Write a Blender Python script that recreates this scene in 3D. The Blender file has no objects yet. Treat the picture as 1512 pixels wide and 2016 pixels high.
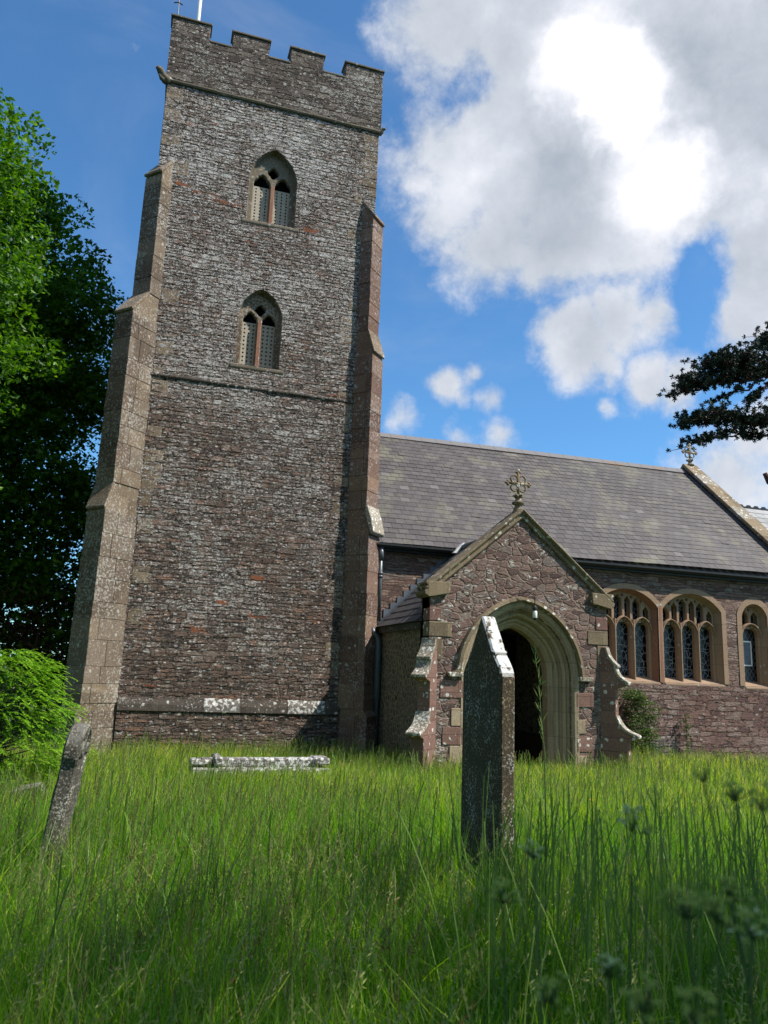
import bpy, bmesh, math, random
import numpy as np
from mathutils import Vector, Matrix
PI = math.pi; R = math.radians
sc = bpy.context.scene
COL = sc.collection
rng = np.random.default_rng(7); random.seed(7)

# ------------------------------------------------------------------ camera
Hd, Pt, Rl, F = R(16.87), R(11.74), R(-2.2268), 1514.0
fw = Vector((math.sin(Hd)*math.cos(Pt), math.cos(Hd)*math.cos(Pt), math.sin(Pt)))
rt = Vector((math.cos(Hd), -math.sin(Hd), 0)); upv = rt.cross(fw)
ri = rt*math.cos(Rl) - upv*math.sin(Rl); iu = upv*math.cos(Rl) + rt*math.sin(Rl)
cd = bpy.data.cameras.new('camera'); cam = bpy.data.objects.new('camera', cd); COL.objects.link(cam)
m = Matrix((ri, iu, -fw)).transposed().to_4x4(); m.translation = Vector((0, 0, 1.5)); cam.matrix_world = m
cd.sensor_fit = 'VERTICAL'; cd.sensor_height = 36; cd.lens = F/2016*36
cd.clip_start = .05; cd.clip_end = 2000
cd.dof.use_dof = True; cd.dof.focus_distance = 12; cd.dof.aperture_fstop = 6.5
sc.camera = cam

# ------------------------------------------------------------------ light
SUN_EL, SUN_AZ = R(50), R(180-57)          # azimuth clockwise from +Y (north)
sd = Vector((math.sin(SUN_AZ)*math.cos(SUN_EL), math.cos(SUN_AZ)*math.cos(SUN_EL), math.sin(SUN_EL)))
sl = bpy.data.lights.new('sun', 'SUN'); so = bpy.data.objects.new('sun', sl); COL.objects.link(so)
sl.energy = 5.0; sl.angle = R(.53); sl.color = (1, .93, .82)
so.rotation_euler = sd.to_track_quat('Z', 'Y').to_euler()
vs = sc.view_settings; vs.view_transform = 'Standard'; vs.look = 'None'; vs.exposure = 0.5; vs.gamma = 1

# ------------------------------------------------------------------ node helper
class NT:
    def __init__(s, tree): s.t = tree; s.t.nodes.clear()
    def n(s, typ, ins=None, out=0, **pr):
        nd = s.t.nodes.new(typ)
        for k, v in pr.items(): setattr(nd, k, v)
        for k, v in (ins or {}).items():
            sk = nd.inputs[k]
            if isinstance(v, bpy.types.NodeSocket): s.t.links.new(v, sk)
            else: sk.default_value = v
        s.last = nd
        return nd.outputs[out] if len(nd.outputs) else nd
    def math(s, op, a, b=0.0, c=0.0, clamp=False):
        return s.n('ShaderNodeMath', {0: a, 1: b, 2: c}, operation=op, use_clamp=clamp)
    def vm(s, op, a, b=(0, 0, 0)):
        o = s.n('ShaderNodeVectorMath', {0: a, 1: b}, operation=op)
        return s.last.outputs['Value'] if op in ('DISTANCE', 'LENGTH', 'DOT_PRODUCT') else o
    def scl(s, v, k): return s.n('ShaderNodeVectorMath', {0: v, 3: k}, operation='SCALE')
    def noise(s, v, scale, detail=4, rough=.55, dist=0.0, out='Fac'):
        s.n('ShaderNodeTexNoise', {'Vector': v, 'Scale': scale, 'Detail': detail, 'Roughness': rough, 'Distortion': dist})
        return s.last.outputs[out]
    def mr(s, v, a, b, c=0.0, d=1.0, sm=True):
        return s.n('ShaderNodeMapRange', {'Value': v, 'From Min': a, 'From Max': b, 'To Min': c, 'To Max': d}, interpolation_type='SMOOTHSTEP' if sm else 'LINEAR')
    def mix(s, f, a, b, blend='MIX'):
        nd = s.t.nodes.new('ShaderNodeMix'); nd.data_type = 'RGBA'; nd.blend_type = blend
        for k, v in ((0, f), (6, a), (7, b)):
            if isinstance(v, bpy.types.NodeSocket): s.t.links.new(v, nd.inputs[k])
            else: nd.inputs[k].default_value = v if k == 0 else (*v, 1)
        return nd.outputs[2]
    def ramp(s, f, stops, interp='LINEAR'):
        o = s.n('ShaderNodeValToRGB', {0: f}); e = s.last.color_ramp; e.interpolation = interp
        while len(e.elements) < len(stops): e.elements.new(.5)
        for el, (p, c) in zip(e.elements, stops): el.position = p; el.color = (*c, 1)
        return o
    def pos(s): return s.n('ShaderNodeNewGeometry')
    def island(s):
        s.n('ShaderNodeNewGeometry'); return s.last.outputs['Random Per Island']

# ------------------------------------------------------------------ sky and clouds (world)
W = bpy.data.worlds.new('World'); sc.world = W; W.use_nodes = True
t = NT(W.node_tree)
sky = t.n('ShaderNodeTexSky', sky_type='NISHITA', sun_disc=False, sun_elevation=SUN_EL, sun_rotation=SUN_AZ,
          altitude=50, air_density=1.0, dust_density=.35, ozone_density=2.2)
D = t.vm('NORMALIZE', t.n('ShaderNodeTexCoord', {}, out=0))
wv = t.noise(D, 5.0, 4, .6, out='Color')
Dw = t.vm('ADD', D, t.scl(t.vm('SUBTRACT', wv, (.5, .5, .5)), .085))
def blobs(lst, v, op='ADD'):       # soft caps on the sky sphere: (direction, angular radius, amount)
    acc = None
    for (c, r, a) in lst:
        c = Vector(c).normalized()
        m_ = t.mr(t.vm('DISTANCE', v, tuple(c)), r*1.1, 0, 0, a, sm=False)
        acc = m_ if acc is None else t.n('ShaderNodeMath', {0: acc, 1: m_}, operation=op)
    return acc
CLOUDS = [((0.317, 0.650, 0.690), 0.183, 1.10), ((0.437, 0.592, 0.677), 0.216, 1.20), ((0.545, 0.548, 0.634), 0.211, 1.20), ((0.254, 0.672, 0.696), 0.131, 1.00), ((0.280, 0.746, 0.604), 0.131, 0.80), ((0.352, 0.720, 0.598), 0.178, 1.10), ((0.430, 0.682, 0.591), 0.221, 1.20), ((0.524, 0.627, 0.577), 0.186, 1.10), ((0.587, 0.593, 0.551), 0.149, 1.10), ((0.362, 0.767, 0.529), 0.123, 1.00), ((0.434, 0.736, 0.520), 0.127, 1.00), ((0.488, 0.691, 0.533), 0.130, 1.00), ((0.302, 0.782, 0.545), 0.092, 0.75), ((0.356, 0.796, 0.490), 0.069, 0.70), ((0.420, 0.772, 0.477), 0.068, 0.65), ((0.618, 0.634, 0.464), 0.108, 1.00), ((0.637, 0.651, 0.414), 0.087, 0.90), ((0.478, 0.777, 0.409), 0.075, 1.00), ((0.509, 0.747, 0.428), 0.074, 0.85), ((0.544, 0.721, 0.429), 0.061, 0.70), ((0.509, 0.770, 0.384), 0.050, 0.60), ((0.557, 0.748, 0.361), 0.052, 0.85), ((0.586, 0.729, 0.355), 0.052, 0.85), ((0.520, 0.783, 0.341), 0.026, 0.60), ((0.514, 0.722, 0.463), 0.048, 0.50), ((0.337, 0.871, 0.358), 0.046, 0.85), ((0.367, 0.852, 0.374), 0.034, 0.75), ((0.394, 0.852, 0.344), 0.039, 0.80), ((0.358, 0.867, 0.346), 0.033, 0.70), ((0.289, 0.903, 0.318), 0.043, 0.66), ((0.366, 0.882, 0.297), 0.043, 0.68), ((0.410, 0.862, 0.299), 0.044, 0.72), ((0.651, 0.718, 0.246), 0.120, 0.75), ((0.670, 0.689, 0.278), 0.077, 0.70), ((0.635, 0.746, 0.201), 0.103, 0.60)]
GAPS = [((0.274, 0.703, 0.657), 0.043, -0.22), ((0.298, 0.695, 0.654), 0.023, -0.20), ((0.581, 0.667, 0.467), 0.053, -0.70), ((0.587, 0.690, 0.423), 0.036, -0.35)]
LIGHTS = [((0.422, 0.638, 0.644), 0.073, 0.80), ((0.460, 0.628, 0.628), 0.067, 0.80), ((0.391, 0.649, 0.653), 0.051, 0.50), ((0.505, 0.656, 0.560), 0.075, 0.80), ((0.531, 0.638, 0.558), 0.054, 0.60), ((0.453, 0.652, 0.608), 0.046, 0.40), ((0.600, 0.597, 0.532), 0.044, 0.50), ((0.320, 0.748, 0.582), 0.072, 0.30), ((0.395, 0.604, 0.692), 0.059, 0.28), ((0.369, 0.677, 0.637), 0.057, 0.20), ((0.509, 0.682, 0.525), 0.065, 0.25), ((0.415, 0.690, 0.593), 0.105, -0.15), ((0.400, 0.676, 0.619), 0.052, -0.20), ((0.552, 0.565, 0.613), 0.150, -0.22), ((0.488, 0.631, 0.603), 0.045, -0.35), ((0.611, 0.659, 0.438), 0.099, -0.20), ((0.419, 0.733, 0.536), 0.121, -0.12), ((0.487, 0.781, 0.392), 0.056, -0.12), ((0.488, 0.577, 0.654), 0.064, -0.20)]
OFFVIEW = [((0, -.9, .45), .55, 1.1), ((-.6, -.2, .6), .5, 1.2), ((.9, .1, .4), .4, 1.0)]  # unseen clouds added outside the view to whiten the ambient light
mask = t.math('ADD', t.math('MINIMUM', blobs(CLOUDS+OFFVIEW, Dw, 'MAXIMUM'), .9), blobs(GAPS, Dw))
fb = t.noise(D, 6.5, 12, .58, .12)
fb2 = t.noise(t.vm('ADD', D, (3.1, 1.7, .4)), 20.0, 9, .66, .15)
n_ = t.math('ADD', t.math('MULTIPLY', t.math('SUBTRACT', fb, .5), 1.0), t.math('MULTIPLY', t.math('SUBTRACT', fb2, .5), .7))
dens = t.math('ADD', mask, n_)
alpha = t.mr(dens, .20, .66, sm=True)
veil = t.math('MULTIPLY', t.mr(t.noise(t.vm('MULTIPLY', D, (1, 1, 1.8)), 2.4, 8, .6, .8), .48, .80), .16)
alpha = t.math('MAXIMUM', t.math('MULTIPLY', alpha, .97), veil)
lit = blobs(LIGHTS, t.vm('ADD', Dw, t.scl(t.vm('SUBTRACT', t.noise(D, 15.0, 7, .62, .1, out='Color'), (.5, .5, .5)), .075)))
sh = t.math('ADD', t.math('MULTIPLY', lit, .85), t.math('MULTIPLY', n_, .78))
sh = t.math('ADD', sh, t.math('ADD', .42, t.math('MULTIPLY', t.mr(dens, .9, .35), .10)), clamp=True)
cc = t.ramp(sh, [(0, (.27, .31, .37)), (.22, (.36, .395, .445)), (.45, (.47, .50, .55)), (.62, (.58, .60, .65)), (.85, (.76, .76, .79)), (1, (1.0, .98, .97))])
skyc = t.mix(1.0, sky, (.55, .93, 1.16), 'MULTIPLY')
SKY_S = .118
col = t.mix(alpha, skyc, t.mix(1.0, cc, (1/SKY_S,)*3, 'MULTIPLY'))
bg = t.n('ShaderNodeBackground', {'Color': col, 'Strength': SKY_S})
t.n('ShaderNodeOutputWorld', {'Surface': bg})

# ------------------------------------------------------------------ material helpers
def newmat(name):
    mt = bpy.data.materials.new(name); mt.use_nodes = True
    return mt, NT(mt.node_tree)
def finish(t, col, rough=.9, height=None, bdist=.02, bstr=1.0, spec=.2, trans=None, metal=0.0, emis=None):
    ins = {'Base Color': col if isinstance(col, bpy.types.NodeSocket) else (*col, 1), 'Roughness': rough, 'Specular IOR Level': spec, 'Metallic': metal}
    if height is not None:
        ins['Normal'] = t.n('ShaderNodeBump', {'Height': height, 'Distance': bdist, 'Strength': bstr})
    sh = t.n('ShaderNodeBsdfPrincipled', ins)
    if trans:
        c2, f = trans
        tr = t.n('ShaderNodeBsdfTranslucent', {'Color': c2 if isinstance(c2, bpy.types.NodeSocket) else (*c2, 1)})
        sh = t.n('ShaderNodeMixShader', {0: f, 1: sh, 2: tr})
    t.n('ShaderNodeOutputMaterial', {'Surface': sh})
    return t.last

def rubble(name, s, zs, pal, mortar, lich=.5, lcol=(.42, .42, .41), jw=.10, spots=.3, disp=0.0, lsc=16, bd=.03, lzs=1.7, lfreq=1.0, redp=.0, damp=None, course=None):
    mt, t = newmat(name)
    P = t.pos()
    w = t.n('ShaderNodeVectorMath', {0: t.vm('SUBTRACT', t.noise(P, 3.5, 3, .5, out='Color'), (.5, .5, .5)), 3: .16}, operation='SCALE')
    Pw = t.vm('ADD', P, w)
    S = t.vm('MULTIPLY', Pw, (s, s, s*zs))
    if course:     # thin irregular courses: two warped bonds, one for each size of stone
        t.n('ShaderNodeSeparateXYZ', {0: P}); X_, Y_, Z_ = t.last.outputs
        t.n('ShaderNodeSeparateXYZ', {0: t.noise(t.vm('MULTIPLY', P, (.8, .8, 2.2)), 2.2, 3, .6, out='Color')}); wa, wb, wc = t.last.outputs
        t.n('ShaderNodeSeparateXYZ', {0: t.noise(P, 14, 3, .6, out='Color')}); ra, rb, rc_ = t.last.outputs
        def bond(rh, bw_, seed):
            uu = t.math('ADD', t.math('ADD', t.math('ADD', X_, Y_), seed), t.math('ADD', t.math('MULTIPLY', wa, bw_*1.6), t.math('MULTIPLY', ra, .05)))
            zz = t.math('ADD', t.math('ADD', Z_, seed), t.math('ADD', t.math('MULTIPLY', wb, .13), t.math('MULTIPLY', rb, rh*.45)))
            t.n('ShaderNodeTexBrick', {'Vector': t.n('ShaderNodeCombineXYZ', {0: uu, 1: zz, 2: 0.0}), 'Color1': (0, 0, 0, 1), 'Color2': (1, 1, 1, 1), 'Mortar': (.5, .5, .5, 1), 'Scale': 1.0, 'Mortar Size': course[2], 'Mortar Smooth': .9, 'Bias': 0.0, 'Brick Width': bw_, 'Row Height': rh}, offset=.43, squash=1.5, squash_frequency=3)
            return t.last.outputs['Color'], t.last.outputs['Fac']
        c1, f1 = bond(course[0], course[1], 0.0); c2, f2 = bond(course[0]*1.65, course[1]*1.2, 3.37)
        sel = t.mr(wc, .495, .505)
        cc_ = t.mix(sel, c1, c2); mf = t.mix(sel, f1, f2)
        rnd = t.n('ShaderNodeSeparateColor', {0: cc_}); rnd2 = t.math('FRACT', t.math('MULTIPLY', rnd, 7.31)); rnd3 = t.math('FRACT', t.math('MULTIPLY', rnd, 13.7))
        joint = t.math('SUBTRACT', 1.0, t.n('ShaderNodeSeparateColor', {0: mf}), clamp=True)
    else:
        t.n('ShaderNodeTexVoronoi', {'Vector': S, 'Scale': 1.0, 'Randomness': .85}, feature='F1'); cell = t.last.outputs['Color']
        t.n('ShaderNodeTexVoronoi', {'Vector': S, 'Scale': 1.0, 'Randomness': .85}, feature='DISTANCE_TO_EDGE'); edge = t.last.outputs[0]
        rnd = t.n('ShaderNodeSeparateColor', {0: cell}); rnd2 = t.last.outputs[1]; rnd3 = t.last.outputs[2]
        joint = t.mr(t.math('ADD', edge, t.math('MULTIPLY', t.math('SUBTRACT', t.noise(P, 30, 3), .5), .10)), jw*.35, jw*1.1)
    fine = t.noise(t.vm('MULTIPLY', P, (1, 1, 1.8)), 26, 6, .7)
    big = t.noise(P, .55, 4, .6)
    c = t.ramp(rnd, pal)
    big = t.noise(P, .55, 4, .6)
    c = t.mix(1.0, c, t.ramp(fine, [(.25, (.45,)*3), (.5, (1,)*3), (.75, (1.6,)*3)]), 'MULTIPLY')
    c = t.mix(t.math('SUBTRACT', 1.0, joint), c, mortar)
    if redp: c = t.mix(t.math('MULTIPLY', t.mr(rnd2, 1-redp, 1-redp+.01), .8), c, (.20, .065, .035))
    # crusty lichen: crescents that follow the arrises
    LP = t.vm('MULTIPLY', t.vm('ADD', P, t.n('ShaderNodeVectorMath', {0: t.noise(P, 9, 2, .5, out='Color'), 3: .06}, operation='SCALE')), (1, 1, lzs))
    l1 = t.noise(LP, lsc, 5, .66, .8)
    zone = t.math('ADD', t.math('MULTIPLY', t.math('SUBTRACT', big, .5), .34), t.math('MULTIPLY', t.math('SUBTRACT', rnd3, .5), .10))
    if damp:       # lichen thins out towards the damp foot of the wall
        z = t.n('ShaderNodeSeparateXYZ', {0: P}, out=2)
        zone = t.math('ADD', zone, t.mr(z, damp[0], damp[1], damp[2], 0, sm=False))
    lv = t.math('ADD', l1, zone)
    th = .62 - .16*lich
    lm = t.mr(lv, th, th+.07)
    t.n('ShaderNodeTexVoronoi', {'Vector': LP, 'Scale': lsc*.55, 'Randomness': 1.0}, feature='F1'); d = t.last.outputs['Distance']; cr = t.n('ShaderNodeSeparateColor', {0: t.last.outputs['Color']})
    ring = t.math('MULTIPLY', t.mr(d, .42, .34), t.mr(cr, 1-spots*.55, 1-spots*.55+.02))
    ringh = t.math('MULTIPLY', ring, t.mr(d, .10, .24, .35, 1))
    lm = t.math('MAXIMUM', lm, ringh)
    lc = t.mix(t.noise(P, 60, 2), tuple(v*.6 for v in lcol), tuple(min(1, v*1.35) for v in lcol))
    c = t.mix(t.math('MULTIPLY', lm, .88), c, lc)
    h = t.math('ADD', t.math('MULTIPLY', joint, t.math('ADD', .55, t.math('MULTIPLY', rnd2, .45))), t.math('MULTIPLY', fine, .55))
    strat = t.noise(t.vm('MULTIPLY', P, (.35, .35, 1.6)), 22, 4, .65)
    h = t.math('ADD', h, t.math('ADD', t.math('MULTIPLY', strat, .38), t.math('MULTIPLY', lm, .12)))
    out = finish(t, c, .95, h, bd, 1.0, .15)
    if disp:
        dd = t.n('ShaderNodeDisplacement', {'Height': t.math('ADD', t.math('MULTIPLY', joint, t.math('ADD', .5, t.math('MULTIPLY', rnd2, .5))), t.math('MULTIPLY', strat, .40)), 'Midlevel': 0.0, 'Scale': disp})
        t.t.links.new(dd, out.inputs['Displacement'])
        mt.displacement_method = 'BOTH'
    return mt

def ashlar(name, c1, c2, lcol=(.42, .41, .38), lich=.4, bw=.55, bh=.28, spots=.25, bd=.008, ang=0.0, streak=0.0, lsc=26, isl=0):
    mt, t = newmat(name)
    P = t.pos()
    t.n('ShaderNodeSeparateXYZ', {0: P}); X, Y, Z = t.last.outputs
    u = t.math('ADD', t.math('MULTIPLY', X, math.cos(ang)), t.math('MULTIPLY', Y, math.sin(ang)))
    v = t.n('ShaderNodeCombineXYZ', {0: u, 1: t.math('ADD', Z, t.math('MULTIPLY', t.noise(P, 2, 2), .02)), 2: 0.0})
    t.n('ShaderNodeTexBrick', {'Vector': v, 'Color1': (0, 0, 0, 1), 'Color2': (1, 1, 1, 1), 'Mortar': (.5, .5, .5, 1), 'Scale': 1.0, 'Mortar Size': .006, 'Mortar Smooth': .3, 'Brick Width': bw, 'Row Height': bh}, offset=.5)
    bc, mf = t.last.outputs['Color'], t.last.outputs['Fac']
    n1 = t.noise(P, 5, 6, .65); n2 = t.noise(P, 60, 4, .7)
    c = t.mix(t.math('ADD', t.math('MULTIPLY', bc, .75), t.math('MULTIPLY', t.math('SUBTRACT', n1, .4), 1.0), clamp=True), c1, c2)
    c = t.mix(1.0, c, t.ramp(n2, [(.3, (.62,)*3), (.7, (1.4,)*3)]), 'MULTIPLY')
    if isl: c = t.mix(1.0, c, t.ramp(t.island(), [(0, (.82, .74, .70)), (.35, (1, .97, .95)), (.7, (1.1, 1.08, 1.05)), (.9, (1.2, 1.14, 1.0)), (1, (.95, .82, .74))]), 'MULTIPLY')
    c = t.mix(t.math('MULTIPLY', mf, 0.0 if isl else .4), c, (.05, .045, .04))
    l = t.math('ADD', t.noise(P, lsc, 5, .7), t.math('MULTIPLY', t.math('SUBTRACT', t.noise(P, 1.2, 3), .5), .3))
    th = .66 - .16*lich
    lm = t.mr(l, th, th+.06)
    t.n('ShaderNodeTexVoronoi', {'Vector': t.vm('ADD', P, t.scl(t.noise(P, 12, 3, out='Color'), .08)), 'Scale': 11.0, 'Randomness': 1.0}, feature='F1'); d = t.last.outputs['Distance']; cr = t.n('ShaderNodeSeparateColor', {0: t.last.outputs['Color']})
    d = t.math('ADD', d, t.math('MULTIPLY', t.math('SUBTRACT', t.noise(P, 40, 3), .5), .3))
    ring = t.math('MULTIPLY', t.mr(d, .40, .32), t.mr(cr, 1-spots*.5, 1-spots*.5+.02))
    lm = t.math('MAXIMUM', t.math('MULTIPLY', lm, .8), ring)
    if streak:
        st = t.mr(t.noise(t.vm('MULTIPLY', P, (9, 9, .9)), 1.0, 4, .6), .50, .66)
        c = t.mix(t.math('MULTIPLY', st, streak), c, (.035, .03, .025))
    c = t.mix(lm, c, t.mix(n2, tuple(v_*.6 for v_ in lcol), tuple(min(1, v_*1.3) for v_ in lcol)))
    h = t.math('ADD', t.math('MULTIPLY', mf, 0.0 if isl else -1.0), t.math('ADD', t.math('MULTIPLY', n2, .5), t.math('MULTIPLY', n1, .8)))
    finish(t, c, .92, h, bd, 1.0, .15)
    return mt

def plain(name, c, rough=.7, var=.25, sc_=20, bd=.004, spec=.3, metal=0, trans=None):
    mt, t = newmat(name); P = t.pos()
    n_ = t.noise(P, sc_, 5, .65)
    cc = t.mix(1.0, c, t.ramp(n_, [(.25, (1-var,)*3), (.75, (1+var,)*3)]), 'MULTIPLY')
    finish(t, cc, rough, n_, bd, .8, spec, trans, metal)
    return mt

def leafmat(name, stops, tcol, tf=.45, rough=.45, spec=.35):
    mt, t = newmat(name)
    i = t.island()
    c = t.ramp(i, stops)
    finish(t, c, rough, None, spec=spec, trans=(t.mix(1.0, c, tcol, 'MULTIPLY'), tf))
    return mt

PURPLE = [(0, (.060, .046, .041)), (.25, (.115, .080, .066)), (.5, (.165, .112, .090)), (.75, (.13, .10, .086)), (.9, (.22, .13, .095)), (1, (.19, .17, .15))]
M = {}
M['tower'] = rubble('tower_rubble', 4.6, 2.7, PURPLE, (.23, .20, .17), lich=.95, lcol=(.52, .51, .49), spots=.45, disp=.036, lsc=21, bd=.06, redp=.012, lzs=1.7, damp=(.5, 9.5, -.115), course=(.074, .19, .013))
M['parapet'] = rubble('parapet_rubble', 3.4, 1.7, [(0, (.05, .04, .035)), (.5, (.10, .08, .068)), (1, (.16, .135, .115))], (.13, .11, .09), lich=.4, lcol=(.42, .41, .38), spots=.3, disp=.02, lsc=20, bd=.035, course=(.125, .30, .013))
M['porch'] = rubble('porch_rubble', 4.2, 1.9, [(0, (.075, .05, .046)), (.4, (.145, .092, .080)), (.7, (.19, .125, .105)), (1, (.15, .125, .115))], (.21, .16, .13), lich=.2, lcol=(.45, .43, .39), spots=.2, disp=.014, lsc=12, bd=.02, jw=.08)
M['nave'] = rubble('nave_rubble', 5.0, 2.5, [(0, (.10, .065, .058)), (.4, (.175, .115, .098)), (.8, (.22, .155, .13)), (1, (.17, .145, .13))], (.26, .19, .15), lich=.02, lcol=(.4, .37, .34), spots=.05, disp=.016, bd=.022, course=(.07, .26, .012))
M['nave_low'] = rubble('nave_low_rubble', 4.0, 1.7, [(0, (.11, .065, .06)), (.5, (.19, .115, .095)), (1, (.22, .165, .14))], (.24, .18, .15), lich=.25, lcol=(.4, .35, .33), spots=.12, disp=.03, bd=.04, course=(.12, .30, .014))
M['side'] = rubble('porch_side_rubble', 7.5, 1.15, [(0, (.07, .055, .04)), (.5, (.12, .10, .07)), (1, (.16, .12, .09))], (.26, .20, .13), lich=.0, lcol=(.3, .28, .2), spots=.0, bd=.03, jw=.16)
M['butt'] = ashlar('buttress_stone', (.10, .078, .060), (.205, .165, .13), lich=.80, bw=.6, bh=.47, spots=.12, lsc=22, bd=.03, isl=1, ang=PI/4, lcol=(.40, .38, .34))
M['butt_r'] = ashlar('buttress_red_stone', (.12, .075, .060), (.20, .135, .105), lich=.62, bw=.6, bh=.45, spots=.15, lsc=22, bd=.03, isl=1, ang=-PI/4, lcol=(.34, .32, .30))
M['redash'] = ashlar('red_ashlar', (.15, .085, .07), (.22, .13, .105), lich=.12, bw=.42, bh=.24, spots=.55, ang=PI/4, lcol=(.55, .53, .50))
M['tan'] = ashlar('tan_stone', (.27, .205, .14), (.36, .285, .20), lich=.0, bw=.5, bh=.45, spots=.05, bd=.004, streak=.22)
M['tanred'] = ashlar('window_stone', (.27, .185, .125), (.30, .215, .15), lich=.0, bw=.5, bh=.5, spots=.06, bd=.003)
M['redframe'] = ashlar('red_frame_stone', (.23, .11, .075), (.28, .15, .10), lich=.0, bw=.5, bh=.6, spots=.06, bd=.003)
M['coping'] = ashlar('coping_stone', (.13, .10, .065), (.24, .185, .12), lich=.28, bw=.8, bh=.8, spots=.45, lcol=(.55, .53, .46), streak=.2)
M['weather'] = ashlar('weathering_stone', (.17, .145, .11), (.29, .255, .20), lich=.66, bw=2, bh=2, spots=.7, lcol=(.68, .67, .62))
M['string'] = ashlar('string_stone', (.12, .10, .075), (.20, .165, .125), lich=.4, bw=.9, bh=2, spots=.25, lcol=(.36, .35, .31))
M['plinth'] = ashlar('plinth_stone', (.05, .042, .036), (.11, .09, .075), lich=.5, bw=.85, bh=2, spots=.25, lcol=(.40, .39, .36), streak=.4)
M['white'] = ashlar('white_lichen_stone', (.10, .09, .08), (.22, .20, .18), lich=1.0, bw=3, bh=2, spots=.6, lcol=(.60, .60, .58), streak=.3, lsc=16)
M['redbrick'] = ashlar('red_patch_stone', (.15, .055, .032), (.22, .09, .05), lich=.35, bw=3, bh=3, spots=.2, lcol=(.4, .38, .36), isl=1, bd=.02)
M['louvre'] = plain('louvre_stone', (.38, .34, .27), .8, .25, 12)
M['lead'] = plain('lead', (.12, .14, .17), .45, .3, 8, metal=.3)
M['pipe'] = plain('pipe_paint', (.075, .09, .105), .35, .15, 8, spec=.5)
M['gutter'] = plain('gutter_paint', (.02, .022, .024), .5, .2, 8)
M['dark'] = plain('interior_shade', (.012, .011, .010), .9, .2, 3)  # near-black colour standing in for shade in the porch and behind louvres
M['wood'] = plain('dark_oak', (.035, .022, .014), .6, .4, 6)
M['cream'] = plain('cream_render', (.16, .14, .11), .9, .1, 3)
M['iron'] = plain('wrought_iron', (.01, .01, .01), .5, .2, 20, spec=.5)
M['glassjar'] = plain('lamp_glass', (.72, .72, .66), .15, .05, 3, spec=.8)
M['whitepaint'] = plain('white_paint', (.78, .78, .76), .4, .05, 5, spec=.5)

def slatemat(name, c0, c1, moss=.5):
    mt, t = newmat(name); P = t.pos(); i = t.island()
    c = t.ramp(i, [(0, c0), (.5, tuple((a+b)/2 for a, b in zip(c0, c1))), (.97, c1), (1, tuple(v*1.5 for v in c1))])
    n1 = t.noise(P, 1.3, 5, .6); n2 = t.noise(P, 35, 5, .7)
    c = t.mix(1.0, c, t.ramp(n2, [(.3, (.72,)*3), (.7, (1.3,)*3)]), 'MULTIPLY')
    c = t.mix(t.math('MULTIPLY', t.mr(t.math('ADD', n1, t.math('MULTIPLY', t.noise(P, 9, 4, .7), .25)), .62, .80), moss), c, (.22, .215, .13))
    sp = t.mr(t.noise(P, 28, 4, .75), .60, .68)
    c = t.mix(t.math('MULTIPLY', sp, .45), c, (.30, .30, .29))
    c = t.mix(t.mr(t.noise(t.vm('ADD', P, (5, 2, 8)), 2.4, 5, .7), .72, .76), c, (.05, .035, .02))
    finish(t, c, .62, n2, .005, 1.0, .35)
    return mt
M['slate'] = slatemat('slate', (.060, .051, .050), (.090, .080, .078), .35)
M['slate_shaded'] = slatemat('slate_porch_shade', (.055, .052, .055), (.08, .077, .08), .12)  # same slate as the nave, west slope's shade put into the colour
M['slate_c'] = slatemat('slate_chancel', (.22, .22, .22), (.33, .33, .33), .2)
def ridgemat():
    mt, t = newmat('ridge_tile'); P = t.pos(); i = t.island()
    c = t.ramp(i, [(0, (.13, .125, .13)), (1, (.22, .21, .21))])
    c = t.mix(t.mr(t.noise(t.vm('MULTIPLY', P, (.5, 1, 6)), 1.1, 5, .7), .56, .66), c, (.27, .14, .055))
    finish(t, c, .8, t.noise(P, 30, 4), .006)
    return mt
M['ridge'] = ridgemat()

def glassmat():
    mt, t = newmat('leaded_glass'); P = t.pos()
    S = t.vm('MULTIPLY', P, (9.5, 0.0, 7.0))
    t.n('ShaderNodeTexVoronoi', {'Vector': S, 'Scale': 1.0, 'Randomness': .9}, feature='DISTANCE_TO_EDGE'); e = t.last.outputs[0]
    z = t.n('ShaderNodeSeparateXYZ', {0: P}, out=2)
    bar = t.math('LESS_THAN', t.math('ABSOLUTE', t.math('SUBTRACT', t.math('FRACT', t.math('MULTIPLY', z, 1.9)), .5)), .014)
    l = t.math('MAXIMUM', t.mr(e, .050, .030), bar)
    c = t.mix(l, (.006, .008, .012), (.21, .24, .29))
    sh = t.n('ShaderNodeBsdfPrincipled', {'Base Color': c, 'Roughness': t.mr(l, 0, 1, .22, .6), 'Specular IOR Level': .35,
             'Normal': t.n('ShaderNodeBump', {'Height': t.math('ADD', l, t.noise(P, 7, 2)), 'Distance': .006, 'Strength': .6})})
    t.n('ShaderNodeOutputMaterial', {'Surface': sh})
    return mt
M['glass'] = glassmat()
def diamondglass():
    mt, t = newmat('diamond_glass'); P = t.pos()
    t.n('ShaderNodeSeparateXYZ', {0: P}); X, Y, Z = t.last.outputs
    def ln(a): return t.math('LESS_THAN', t.math('ABSOLUTE', t.math('SUBTRACT', t.math('FRACT', t.math('MULTIPLY', a, 8.0)), .5)), .07)
    l = t.math('MAXIMUM', ln(t.math('ADD', X, t.math('MULTIPLY', Z, .7))), ln(t.math('SUBTRACT', X, t.math('MULTIPLY', Z, .7))))
    c = t.mix(l, (.012, .014, .018), (.12, .13, .15))
    finish(t, c, .25, l, .004, .5, .4); return mt
M['dglass'] = diamondglass()

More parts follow.
